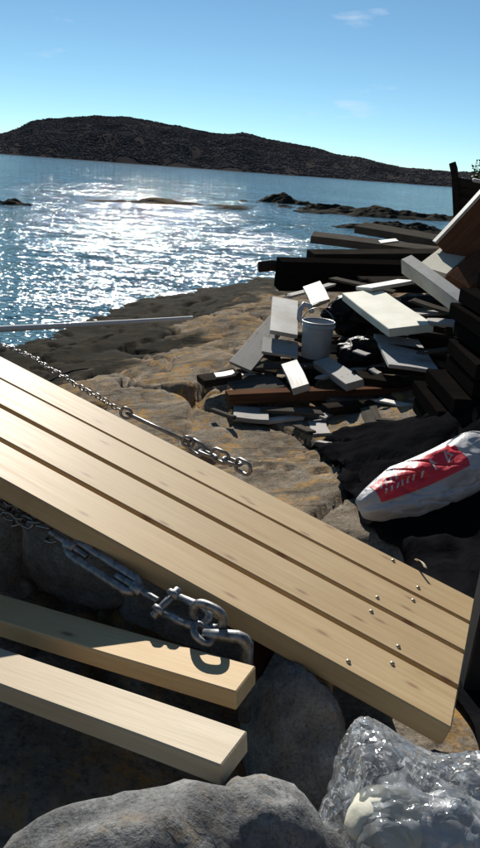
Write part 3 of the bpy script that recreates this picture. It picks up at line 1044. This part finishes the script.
# ------------------------------------------------------------------ heap of timber
slab('board', (270, 330, 7.4), (298, 335, 7.4), (273, 296, 8.2), 0.045, 'white_paint', 'white painted short board leaning just left of the pail', 'board', warp=0.002)
slab('board', (229, 361, 6.95), (271, 314, 8.05), (254, 367, 6.95), 0.03, 'grey_wood', 'weathered grey board sloping down left from the white board', 'board', rag=0.02)
slab('board', (262, 351, 7.15), (298, 357, 7.15), (262, 336, 7.45), 0.03, 'grey_wood', 'grey board end showing below the white painted board', 'board')
slab('board', (311, 305, 8.5), (303, 287, 9.1), (330, 299, 8.5), 0.05, 'white_paint', 'pale broken board end poking up behind the pail', 'board', rag=0.03)
slab('stud', (292, 389, 6.42), (281, 364, 7.0), (309, 383, 6.45), 0.07, 'white_paint', 'bright short stud end in front of the pail', 'stud')
slab('stud', (346, 384, 6.45), (313, 361, 7.15), (367, 381, 6.45), 0.075, 'grey_wood', 'grey short beam lying right of the bright stud end', 'stud')
slab('beam', (229, 395, 6.35), (418, 387, 6.75), (229, 390, 6.55), 0.095, 'brown_wood', 'long brown beam lying across the front of the timber heap', 'beam')
slab('board', (240, 393, 6.55), (288, 386, 6.75), (238, 377, 6.95), 0.035, 'driftwood', 'dull board lying flat behind the left end of the long brown beam', 'board')
slab('plank', (204, 381, 6.75), (242, 374, 6.9), (206, 373, 7.0), 0.07, 'old_wood', 'short dark plank end sticking out at the far left of the heap', 'plank')
slab('offcut', (216, 377, 6.82), (236, 374, 6.86), (218, 372, 6.98), 0.02, 'white_paint', 'small white offcut on the dark plank end at left', 'offcut')
slab('board', (233, 417, 6.05), (269, 420, 6.05), (237, 405, 6.4), 0.04, 'grey_wood', 'grey board end under the left end of the brown beam', 'board')
slab('slab', (389, 329, 6.95), (342, 293, 8.25), (439, 327, 6.95), 0.085, 'foam_white', 'large cream white slab lying sunlit on top of the heap', 'slab', bev=0.006, warp=0.003)
slab('board', (372, 288, 8.2), (415, 280, 8.5), (376, 283, 8.6), 0.04, 'white_paint', 'thin pale board edge behind the large cream white slab', 'board')
slab('plank', (401, 259, 7.7), (462, 304, 6.85), (411, 254, 7.75), 0.17, 'white_paint', 'thick pale plank on edge slanting down to the right', 'plank')
slab('board', (418, 265, 7.7), (445, 244, 8.6), (448, 273, 7.6), 0.045, 'cream_board', 'sunlit cream board behind the thick slanting plank', 'board')
slab('board', (447, 275, 7.5), (505, 230, 8.9), (472, 286, 7.45), 0.16, 'brown_wood', 'red-brown board against the cream board at the right edge', 'board')
lA, lB = at(437, 244, 8.25), at(512, 163, 8.25)
slab('plank', (lA,), (lB,), (lA + np.array([0, 0.10, 0.0]),), 0.50, 'brown_wood', 'wide dark plank leaning up to the right behind the cream board', 'plank', bev=0.004)
ln = np.cross(lB - lA, [0, 1.0, 0])
ln = ln / np.linalg.norm(ln)
ln = ln if ln[2] > 0 else -ln
slab('batten', (lA + ln * 0.034 - np.array([0, 0.03, 0]),), (lB + ln * 0.034 - np.array([0, 0.03, 0]),), (lA + ln * 0.034 + np.array([0, 0.12, 0]),), 0.03, 'white_paint', 'narrow pale batten painting sunlight on the upper edge of the leaning dark plank', 'batten', bev=0.004)  # pale strip paints the sunlight along the plank's upper edge
slab('panel', (389, 364, 6.5), (440, 371, 6.5), (386, 335, 7.5), 0.035, 'grey_sheet', 'square grey panel lying under the large cream slab', 'panel')
slab('offcut', (428, 323, 7.05), (462, 325, 7.0), (430, 318, 7.25), 0.03, 'grey_wood', 'grey offcut right of the cream slab corner', 'offcut')
slab('offcut', (453, 331, 6.8), (474, 331, 6.75), (455, 327, 6.95), 0.02, 'white_paint', 'small white offcut in the shade at the right edge of the heap', 'offcut')
slab('offcut', (352, 351, 7.0), (366, 355, 6.9), (354, 348, 7.1), 0.015, 'grey_wood', 'sliver of grey wood in the dark hollow right of the pail', 'offcut')
slab('offcut', (369, 369, 6.6), (378, 374, 6.55), (371, 366, 6.7), 0.015, 'white_paint', 'tiny white splinter in the hollow under the grey panel', 'offcut')
# stacked board ends in the shade under the beam
slab('board', (313, 434, 5.75), (308, 420, 6.25), (331, 433, 5.75), 0.035, 'grey_wood', 'grey board end under the middle of the brown beam', 'board')
slab('board', (347, 441, 5.6), (342, 425, 6.15), (367, 438, 5.6), 0.03, 'driftwood', 'upper board of the small stack under the beam', 'board')
slab('board', (349, 450, 5.5), (343, 431, 6.1), (371, 446, 5.5), 0.03, 'driftwood', 'lower board of the small stack under the beam', 'board')
slab('board', (366, 424, 5.8), (360, 408, 6.3), (384, 421, 5.8), 0.03, 'driftwood', 'board end right of the small stack under the beam', 'board')

# more weathered boards thrown across the heap
MORE = [((244, 352, 7.3), (300, 345, 7.6), 0.12, 'grey_wood', 'grey board lying crosswise under the white painted board'),
        ((256, 368, 6.95), (330, 366, 7.2), 0.10, 'driftwood', 'dull brown board crossing in front of the pail foot'),
        ((322, 378, 6.75), (392, 362, 7.3), 0.10, 'grey_wood', 'grey board running from the short beam to the square panel'),
        ((330, 400, 6.45), (404, 398, 6.6), 0.12, 'driftwood', 'board lying flat below the right half of the brown beam'),
        ((262, 410, 6.25), (322, 414, 6.2), 0.09, 'driftwood', 'thin dull board under the middle of the brown beam'),
        ((334, 300, 8.7), (372, 312, 8.4), 0.12, 'grey_wood', 'grey board behind the pail, half under the cream slab'),
        ((398, 316, 7.6), (452, 312, 7.9), 0.14, 'grey_wood', 'grey board behind the right corner of the cream slab'),
        ((410, 300, 8.0), (470, 318, 7.6), 0.12, 'driftwood', 'dull board slanting behind the cream slab at right'),
        ((372, 338, 7.4), (398, 352, 7.0), 0.08, 'driftwood', 'narrow board tucked under the cream slab corner'),
        ((292, 296, 9.3), (336, 284, 9.8), 0.12, 'grey_wood', 'grey board behind the pale broken board end'),
        ((330, 278, 10.2), (392, 292, 9.6), 0.14, 'driftwood', 'driftwood board between the black timber and the cream slab'),
        ((424, 352, 6.7), (470, 346, 6.9), 0.10, 'driftwood', 'dark board right of the square grey panel')]
for k, (a_, b_, w_, m_, lb_) in enumerate(MORE):
    A, B = at(*a_), at(*b_)
    d = B - A
    side_ = np.cross([0, 0, 1.0], d)
    side_ = side_ / np.linalg.norm(side_)
    if side_[1] < 0:
        side_ = -side_
    side_ = side_ + np.array([0, 0, 0.12 * math.sin(k * 2.1)])
    slab('board', (A,), (B,), (A + side_ * w_,), 0.028, m_, lb_, 'board', seed=700 + k, rag=0.025, W=w_)

# pale scraps and splinters on the rock below the beam
rn = random.Random(5)
SCR = ['pale scrap under the brown beam, left end', 'grey scrap on the rock below the brown beam', 'thin split lath beside the grey board end', 'short lath pointing to the sack', 'small square scrap above the black shade sheet',
       'weathered lath leaning on the stack of two boards', 'broken pale batten end right of the small stack', 'grey splinter on the edge of the black shade sheet', 'bleached chip in front of the square grey panel', 'crooked dark lath under the square grey panel',
       'thin white lath across the offcuts left of the pail', 'short grey lath on top of the flat dull board', 'narrow lath end poking out left of the bright stud', 'pale chip on rock left of the brown beam']
SPX = [(286, 413), (300, 425), (322, 446), (338, 455), (385, 436), (333, 412), (392, 417), (352, 462), (398, 380), (425, 383), (258, 372), (262, 383), (272, 378), (222, 400)]
for k, (px, py) in enumerate(SPX):
    p = on(px, py, 2.0 if py > 400 else 1.9)
    p[2] = gz(p[0], p[1]) + (0.03 if py > 400 else 0.12)
    an = rn.uniform(-1.2, 1.2)
    L = rn.uniform(0.14, 0.42)
    d = np.array([math.cos(an), math.sin(an), rn.uniform(-0.1, 0.15)])
    slab('scrap', (p - d * L / 2,), (p + d * L / 2,), (p - d * L / 2 + np.array([-math.sin(an), math.cos(an), rn.uniform(-0.2, 0.1)]) * rn.uniform(0.04, 0.09),), rn.uniform(0.015, 0.035),
         'old_wood' if 'dark' in SCR[k] else ('grey_wood', 'driftwood', 'grey_wood')[k % 3] if k not in (0, 6, 10) else 'white_paint', SCR[k], 'scrap', 'wood scraps round the heap', seed=500 + k, seg=2, rag=0.012, warp=0.001)

# dark timbers behind the heap
def log(p0, p1, r, label, mat='old_wood', name='log', n=14):
    a, b = Vector(at(*p0)), Vector(at(*p1))
    rn = random.Random(int(p0[0] * 7 + p0[1]))
    pts = [a.lerp(b, k / n) + Vector((0, 0, 0.02 * math.sin(k * 0.9 + rn.random()))) for k in range(n + 1)]
    vs, fs = tube(pts, [r * (1 - 0.2 * k / n) * (1 + 0.05 * math.sin(k * 2.1)) for k in range(n + 1)], 14)
    o = mesh_obj(name, [v - a for v in vs], fs, mat)
    # grain runs along the log
    o.location = a
    return tag(o, label, 'log', 'dark driftwood timbers behind the heap')
log((259, 267, 11.6), (420, 266, 12.3), 0.085, 'round dark log reaching furthest left over the water')
slab('timber', (282, 262, 11.2), (470, 266, 12.0), (283, 257, 11.5), 0.45, 'shade_black_wood', 'thick black timber below the round dark log', 'timber', 'dark driftwood timbers behind the heap')
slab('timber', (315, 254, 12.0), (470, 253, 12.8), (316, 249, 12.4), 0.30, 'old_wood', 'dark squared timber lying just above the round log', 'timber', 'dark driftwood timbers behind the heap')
slab('plank', (311, 236, 13.6), (450, 253, 13.2), (312, 231, 14.1), 0.13, 'driftwood', 'grey-brown plank slanting out left above the dark timbers', 'plank', 'dark driftwood timbers behind the heap')
slab('plank', (355, 226, 15.0), (470, 246, 14.0), (360, 221, 15.6), 0.14, 'driftwood', 'upper driftwood plank nearest the reefs', 'plank', 'dark driftwood timbers behind the heap')
slab('offcut', (381, 243, 13.0), (399, 241, 13.0), (382, 240, 13.3), 0.03, 'white_paint', 'small white board piece lying on the grey-brown plank', 'offcut')

# old dark boards added to blacken the shaded inside of the heap
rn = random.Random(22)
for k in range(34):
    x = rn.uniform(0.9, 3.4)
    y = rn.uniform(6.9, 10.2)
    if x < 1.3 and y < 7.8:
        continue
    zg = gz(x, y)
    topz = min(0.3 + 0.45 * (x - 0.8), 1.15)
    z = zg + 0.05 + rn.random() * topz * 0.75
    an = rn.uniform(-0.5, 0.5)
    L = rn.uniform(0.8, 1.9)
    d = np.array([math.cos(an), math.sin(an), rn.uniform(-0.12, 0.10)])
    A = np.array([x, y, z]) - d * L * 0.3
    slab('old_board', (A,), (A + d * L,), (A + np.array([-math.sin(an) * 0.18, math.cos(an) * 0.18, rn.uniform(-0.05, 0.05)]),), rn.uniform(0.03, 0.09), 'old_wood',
         'old dark board added to blacken the shaded inside of the timber heap', 'board', 'old dark boards inside the heap', seed=k, rag=0.02, seg=4)
# right-hand stack added to cast shade, mostly outside the picture: wide dark boards
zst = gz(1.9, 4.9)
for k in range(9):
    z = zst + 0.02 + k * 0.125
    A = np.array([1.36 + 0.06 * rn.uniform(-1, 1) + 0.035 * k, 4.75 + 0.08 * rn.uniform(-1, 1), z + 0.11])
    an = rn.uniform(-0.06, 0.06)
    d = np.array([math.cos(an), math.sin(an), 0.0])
    slab('stacked_timber', (A,), (A + d * 2.6,), (A + np.array([-math.sin(an), math.cos(an), 0]) * 0.8,), 0.11, 'shade_black_wood',
         'dark squared timber in the tall stack added for shade at the right edge, ' + ('lowest of nine', 'second from the ground', 'third from the ground', 'fourth from the ground', 'middle one of nine', 'fourth from the top', 'third from the top', 'second from the top', 'topmost')[k], 'timber', 'dark stacked timbers added for shade at the right edge', seed=100 + k, seg=3, bev=0.008)
# short dark pieces added to deepen the shade under boards around the pail
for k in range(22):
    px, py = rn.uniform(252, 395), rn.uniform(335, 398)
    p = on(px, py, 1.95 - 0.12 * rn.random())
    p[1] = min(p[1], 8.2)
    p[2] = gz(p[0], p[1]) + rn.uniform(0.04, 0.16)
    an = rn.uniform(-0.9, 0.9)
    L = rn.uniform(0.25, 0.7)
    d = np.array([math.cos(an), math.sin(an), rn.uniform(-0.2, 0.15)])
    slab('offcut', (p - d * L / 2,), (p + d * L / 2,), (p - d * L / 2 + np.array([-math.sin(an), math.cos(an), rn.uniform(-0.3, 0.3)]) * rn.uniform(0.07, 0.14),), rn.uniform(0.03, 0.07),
         'old_wood', 'short dark offcut added to deepen the shade under the pale boards around the pail', 'offcut', 'dark offcuts under the heap', seed=300 + k, seg=2, rag=0.02)

# ------------------------------------------------------------------ pail
pb = at(315, 357, 7.5)
pail = empty('pail', pb)
tag(pail, 'white plastic pail standing in the timber heap', 'pail')
RP, HP = 0.165, 0.37
vs, fs = lathe([(0.001, 0.0), (RP * 0.86, 0.0), (RP * 0.88, 0.01), (RP * 0.97, HP - 0.06), (RP, HP), (RP * 0.975, HP), (RP * 0.94, HP - 0.06), (RP * 0.85, 0.012), (0.001, 0.012)], 36)
mesh_obj('body', vs, fs, 'pail_plastic', pail)
vs, fs = lathe([(RP * 0.985, HP - 0.055), (RP * 1.05, HP - 0.05), (RP * 1.05, HP - 0.042), (RP * 0.99, HP - 0.038)], 36)
mesh_obj('rib', vs, fs, 'pail_plastic', pail)
vs, fs = lathe([(RP * 0.975, HP - 0.004), (RP * 1.04, HP - 0.002), (RP * 1.05, HP + 0.006), (RP * 1.0, HP + 0.012), (RP * 0.965, HP + 0.006)], 36)
mesh_obj('rim', vs, fs, 'pail_plastic', pail)
hp = [Vector((RP * 1.06 * math.cos(a), -0.10 * math.sin(a) * 1.3, HP - 0.05 + 0.17 * math.sin(a))) for a in [math.pi * k / 20 for k in range(21)]]
hp = [Vector((p.x, p.y * -1, p.z)) for p in hp]
vs, fs = tube(hp, 0.005, 8)
mesh_obj('handle', vs, fs, 'chain_steel', pail)
slab('block', (np.array(pb) + np.array([-0.2, -0.16, -0.004]),), (np.array(pb) + np.array([0.24, -0.16, -0.004]),), (np.array(pb) + np.array([-0.2, 0.2, -0.004]),),
     max(0.06, pb[2] - gz(pb[0], pb[1]) + 0.05), 'old_wood', 'dark timber block under the white pail', 'block', seg=2)
# bent grey pipe beside the pail
q = [at(299, 322, 7.75), at(300, 310, 7.8), at(304, 304, 7.85), at(310, 306, 7.85), at(312, 312, 7.8)]
vs, fs = tube(q, 0.028, 10)
vs = [v - Vector(q[0]) for v in vs]
o = mesh_obj('pipe', vs, fs, 'pail_plastic')
o.location = Vector(q[0])
tag(o, 'short bent pale pipe standing behind the pail', 'pipe')

# ------------------------------------------------------------------ black sheet standing in for shade at right
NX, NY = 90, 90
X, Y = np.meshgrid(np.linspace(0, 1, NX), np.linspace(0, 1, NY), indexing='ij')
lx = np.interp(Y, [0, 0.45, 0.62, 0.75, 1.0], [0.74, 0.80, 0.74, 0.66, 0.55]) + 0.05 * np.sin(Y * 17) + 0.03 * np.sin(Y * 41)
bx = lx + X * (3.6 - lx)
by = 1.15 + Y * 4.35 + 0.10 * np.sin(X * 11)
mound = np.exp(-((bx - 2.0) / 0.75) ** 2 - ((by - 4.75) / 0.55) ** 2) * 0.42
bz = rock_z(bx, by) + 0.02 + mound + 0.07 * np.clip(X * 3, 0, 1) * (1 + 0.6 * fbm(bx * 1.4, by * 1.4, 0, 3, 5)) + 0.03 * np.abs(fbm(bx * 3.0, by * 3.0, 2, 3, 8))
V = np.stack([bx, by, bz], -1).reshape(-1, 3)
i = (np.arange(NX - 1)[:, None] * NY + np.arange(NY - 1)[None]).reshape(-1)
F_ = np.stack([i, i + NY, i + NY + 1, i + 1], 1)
o = grid_obj('shade_sheet', V, F_, 'shade_black')
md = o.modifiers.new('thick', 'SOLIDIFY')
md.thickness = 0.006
tag(o, 'black rumpled sheet painting the shade on the rock at right below the heap', 'shade_sheet')

# ------------------------------------------------------------------ white sack with red print
bA = np.array(at(358, 508, 3.62)); bBv = np.array(at(492, 447, 4.05))
bu = bBv - bA
bL = np.linalg.norm(bu)
bu /= bL
bv = np.array([0.0, 0.62, 0.78])
bv = bv - bu * (bv @ bu)
bv /= np.linalg.norm(bv)
bn = np.cross(bu, bv)
if bn[1] > 0:
    bn = -bn
BW = 0.335
def bag_pt(u, v, lift=0.0, side=1):
    # u 0..1 along, v 0..1 across
    uu = np.asarray(u, float)
    vv = np.asarray(v, float)
    wid = BW * (np.clip(uu / 0.30, 0, 1) ** 0.7 * 0.74 + 0.26) * (1 - 0.35 * np.clip((uu - 0.82) / 0.18, 0, 1) ** 2)
    th = 0.11 * np.clip(1 - np.abs(2 * uu - 1) ** 3.2, 0, 1) ** 0.6 * np.clip(1 - np.abs(2 * vv - 1) ** 2.6, 0, 1) ** 0.6
    fold = 0.016 * fbm(uu * 5, vv * 4, side, 3, 66) - 0.011 * np.exp(-(fbm(uu * 6 + vv * 3, vv * 2.5, side, 2, 67) / 0.14) ** 2)
    fold = fold * np.clip(th / 0.03, 0.1, 1)
    cen = -0.030 * np.sin(uu * math.pi) - 0.010
    P = bA + uu[..., None] * bL * bu + ((vv - 0.5) * wid + cen)[..., None] * bv + (side * (th + fold) + lift)[..., None] * bn
    return P
sack = empty('sack', bA - np.array([0, 0, 0.12]))
tag(sack, 'white plastic sack with a red printed panel lying in shade at right', 'sack')
U, Vv = np.meshgrid(np.linspace(0, 1, 160), np.linspace(0, 1, 70), indexing='ij')
F1 = bag_pt(U, Vv, 0 * U, 1).reshape(-1, 3)
F2 = bag_pt(U, Vv, 0 * U, -0.8).reshape(-1, 3)
i = (np.arange(159)[:, None] * 70 + np.arange(69)[None]).reshape(-1)
Q = np.stack([i, i + 70, i + 71, i + 1], 1)
V = np.concatenate([F1, F2]) - np.array(sack.location)
o = grid_obj('body', V, np.concatenate([Q, Q[:, ::-1] + len(F1)]), 'bag_white')
o.parent = sack
U, Vv = np.meshgrid(np.linspace(0.11, 0.72, 120), np.linspace(0, 1, 30), indexing='ij')
Vv2 = 0.47 + Vv * (0.47 + 0.015 * np.sin(U * 17))
Pn = bag_pt(U, Vv2, 0 * U + 0.004, 1).reshape(-1, 3) - np.array(sack.location)
i = (np.arange(119)[:, None] * 30 + np.arange(29)[None]).reshape(-1)
lab = grid_obj('printed_panel', Pn, np.stack([i, i + 30, i + 31, i + 1], 1), 'bag_red')
lab.parent = sack
# worn pale print, no longer readable: short strokes in two lines and two big marks
strokes = []
for (u0, v0, u1, v1, w_) in [(0.145, .80, .160, .84, .05), (0.18, .79, .20, .86, .04), (0.215, .80, .24, .84, .04), (0.255, .80, .275, .86, .04),
                            (0.15, .66, .17, .70, .035), (.19, .655, .205, .70, .03), (.225, .66, .25, .69, .03), (.265, .66, .28, .70, .03), (.30, .66, .32, .70, .03), (.34, .66, .355, .70, .03), (.40, .655, .42, .70, .03),
                            (.50, .68, .515, .84, .03), (.515, .84, .535, .72, .03), (.60, .70, .63, .86, .03), (.63, .86, .655, .72, .03), (.605, .72, .65, .74, .03)]:
    strokes.append((u0, v0 - 0.03, u1, v1 + 0.02, w_ * 0.5))
for (u0, v0, u1, v1, w_) in strokes:
    vs, fs = [], []
    du, dv = u1 - u0, v1 - v0
    nu, nv = 0.012, 0.0
    if abs(du) > abs(dv): nu, nv = 0.0, w_
    for k in range(9):
        t_ = k / 8
        for sg in (-1, 1):
            p = bag_pt(np.array([u0 + du * t_ + nu * sg * 0.6]), np.array([v0 + dv * t_ + nv * sg]), np.array([0.0075]), 1)[0] - np.array(sack.location)
            vs.append(p)
    for k in range(8):
        fs.append((2 * k, 2 * k + 1, 2 * k + 3, 2 * k + 2))
    pr = mesh_obj('print_mark', vs, fs, 'print_pale')
    pr.parent = lab

# ------------------------------------------------------------------ clear plastic bag with white filling
def bag_blob(spans, seed, sub=6, amp=0.10, spike=None, folds=0.0):
    V, F_ = ico(sub)
    r = 1 + amp * fbm(V[:, 0] * 1.8, V[:, 1] * 1.8, V[:, 2] * 1.8, 2, seed)
    if folds:                       # creases running out from the gathered tip
        a = np.asarray(spike[0][0], float)
        a /= np.linalg.norm(a)
        e1 = np.cross(a, [0.3, 1, 0.2])
        e1 /= np.linalg.norm(e1)
        e2 = np.cross(a, e1)
        ph = np.arctan2(V @ e2, V @ e1)
        al = V @ a
        for fr, am in ((9, 1.0), (17, 0.6), (31, 0.35)):
            q = ph * fr / 6.2832 * 1.0 + 0.55 * fbm(V[:, 0] * 1.7 + fr, V[:, 1] * 1.7, V[:, 2] * 1.7, 3, seed + fr)
            tri = np.abs(q - np.floor(q) - 0.5) * 2
            r = r + folds * am * (tri ** 1.6 - 0.4) * np.clip(1.0 - al ** 6, 0.15, 1)
        cross = np.abs(fbm(V[:, 0] * 4, V[:, 1] * 4, V[:, 2] * 4, 3, seed + 70))
        r = r - folds * 0.8 * np.exp(-(cross / 0.08) ** 2)
    P = V * r[:, None] * np.asarray(spans)
    if spike is not None:
        for dirv, ln, sharp in spike:
            dv = np.asarray(dirv, float)
            dv /= np.linalg.norm(dv)
            c = np.clip(V @ dv, 0, 1) ** sharp
            P = P + c[:, None] * dv * ln
    return P, F_
pc = on(425, 850, 1.22)
pbag = empty('plastic_bag', pc - np.array([0, 0, 0.15]))
tag(pbag, 'crumpled clear plastic bag with white filling at the lower right corner', 'plastic bag')
P, F_ = bag_blob((0.20, 0.17, 0.16), 3, 6, 0.10, [((-0.42, 0.62, 0.62), 0.095, 9), ((0.75, 0.5, 0.45), 0.05, 10)], 0.07)
o = mesh_obj('film', P + pc - np.array(pbag.location), F_, 'clear_film')
o.parent = pbag
q = on(386, 822, 1.135)
o = boulder('filling', q, (0.080, 0.070, 0.055), 'foam_white', None, None, 77, 4, 0.10, 9, 0.4)
o.parent = pbag
o.location = Vector(q) - pbag.location
P, F_ = bag_blob((0.13, 0.10, 0.10), 18, 5, 0.25)
q = on(440, 850, 1.20)
o = mesh_obj('filling', P + q - np.array(pbag.location), F_, 'bag_white')
o.parent = pbag

P, F_ = bag_blob((0.24, 0.20, 0.19), 41, 5, 0.22, [((0.1, -0.2, 1.0), 0.05, 10)], 0.07)
q = at(361, 356, 7.35)
o = mesh_obj('rubbish_bag', P, F_, 'black_film')
o.location = Vector((q[0], q[1], gz(q[0], q[1]) + 0.20))
tag(o, 'black plastic rubbish bag in the dark hollow right of the pail', 'rubbish bag')
P, F_ = bag_blob((0.30, 0.24, 0.22), 47, 5, 0.22, [((0.1, -0.2, 1.0), 0.05, 10)], 0.06)
q = at(350, 318, 8.6)
o = mesh_obj('rubbish_bag', P, F_, 'black_film')
o.location = Vector((q[0], q[1], gz(q[0], q[1]) + 0.22))
tag(o, 'larger black plastic rubbish bag behind the pail and beside the cream slab', 'rubbish bag')

# ------------------------------------------------------------------ old rowing boat behind the heap, bow towards the left
boat = empty('rowing_boat', (0, 0, 0))
bow_b = np.array(at(457, 229, 11.6))
boat.location = Vector(bow_b)
tag(boat, 'dark old wooden rowing boat whose upright stem rises above the heap', 'boat')
BL_ = 4.2
bdir = np.array([0.93, 0.36, 0.0])
bperp = np.array([-0.36, 0.93, 0.0])
def hull(u, v, side):
    # u 0 bow .. 1 stern, v 0 keel .. 1 gunwale
    beam = 0.72 * math.sin(min(u * 1.25, 1) * math.pi / 2) ** 0.75
    top = 0.52 + 0.22 * (1 - u) ** 3
    keel = 0.0 + 0.10 * (1 - u) ** 6
    flare = v ** 0.55
    rake = -0.16 * v * (1 - u) ** 2
    p = bdir * (u * BL_ + rake) + bperp * side * beam * flare + np.array([0, 0, keel + (top - keel) * v])
    return p
for side in (-1, 1):
    for s in range(5):
        v0, v1 = s / 5, (s + 1) / 5 + 0.02
        vs, fs = [], []
        NU = 22
        for k in range(NU + 1):
            u = k / NU
            a, b = hull(u, v0, side), hull(u, min(v1, 1), side)
            nrm = bperp * side
            for p, off in ((a, 0.014), (a, -0.004), (b, 0.004), (b, -0.014)):
                vs.append(p + nrm * off)
        for k in range(NU):
            i0, i1 = 4 * k, 4 * k + 4
            fs += [(i0, i1, i1 + 2, i0 + 2), (i0 + 1, i0 + 3, i1 + 3, i1 + 1), (i0 + 2, i1 + 2, i1 + 3, i0 + 3), (i0, i0 + 1, i1 + 1, i1)]
        mesh_obj('strake', vs, fs, 'old_wood', boat, True)
    pts = [Vector(hull(k / 22, 1.0, side)) + Vector(bperp) * side * 0.015 for k in range(1, 23)]
    vs, fs = tube(pts, 0.028, 8)
    mesh_obj('gunwale', vs, fs, 'white_paint', boat)
pts = [Vector(hull(0, v_, 1)) - Vector(bdir) * 0.02 + Vector((0, 0, (v_ - 1) * 0.0)) for v_ in np.linspace(0, 1, 10)]
pts += [pts[-1] + Vector((-0.03, 0, 0.10)), pts[-1] + Vector((-0.07, 0, 0.19))]
vs, fs = tube(pts, [0.05] * 10 + [0.055, 0.05], 8)
mesh_obj('stem', vs, fs, 'old_wood', boat)
for u in (0.35, 0.6, 0.85):
    a, b = hull(u, 0.72, -1), hull(u, 0.72, 1)
    me = box_mesh('thwart', float(np.linalg.norm(b - a)), 0.22, 0.03, 'driftwood', 3)
    o = link_mesh('thwart', me, boat)
    frame(o, a, b - a, (0, 0, 1))

# ------------------------------------------------------------------ shrub beyond the boat at the right edge
sb = at(494, 202, 15.5)
zs = gz(sb[0], sb[1])
shrub = empty('juniper_shrub', (sb[0], sb[1], zs - 0.05))
tag(shrub, 'green juniper shrub showing at the right edge beyond the boat', 'shrub')
rs = np.random.RandomState(3)
tops = sb[2] + 0.85 - zs
st = []
for k in range(7):
    a = rs.uniform(0, 6.28)
    st.append(tube([Vector((0, 0, 0)), Vector((0.12 * math.cos(a), 0.12 * math.sin(a), tops * 0.5)), Vector((0.35 * math.cos(a), 0.35 * math.sin(a), tops * 0.85))], [0.04, 0.025, 0.01], 6))
vs, fs = join(*st)
mesh_obj('stems', vs, fs, 'bark', shrub)
N = 14000
th, cz = rs.uniform(0, 6.283, N), rs.uniform(-0.9, 1, N)
rr_ = rs.uniform(0.35, 1.0, N) ** 0.5 * (1 + 0.35 * vnoise(np.cos(th) * 2, np.sin(th) * 2, cz * 3, 4))
C = np.stack([np.cos(th) * np.sqrt(1 - cz ** 2) * 0.55 * rr_, np.sin(th) * np.sqrt(1 - cz ** 2) * 0.55 * rr_, tops * 0.55 + cz * rr_ * tops * 0.48], -1)
d1 = rs.normal(size=(N, 3)); d1 /= np.linalg.norm(d1, axis=1)[:, None]
d2 = np.cross(d1, rs.normal(size=(N, 3))); d2 /= np.linalg.norm(d2, axis=1)[:, None]
V = np.stack([C - d1 * 0.045, C + d2 * 0.022, C + d1 * 0.045, C - d2 * 0.022], 1).reshape(-1, 3)
o = grid_obj('crown', V, np.arange(4 * N).reshape(-1, 4), 'leaf')
o.parent = shrub

for c in CHECK[:60]:
    if not c[0].startswith(('old_', 'stacked')):
        print('SLAB', c)

SC.render.resolution_x = 580
SC.render.resolution_y = 1024
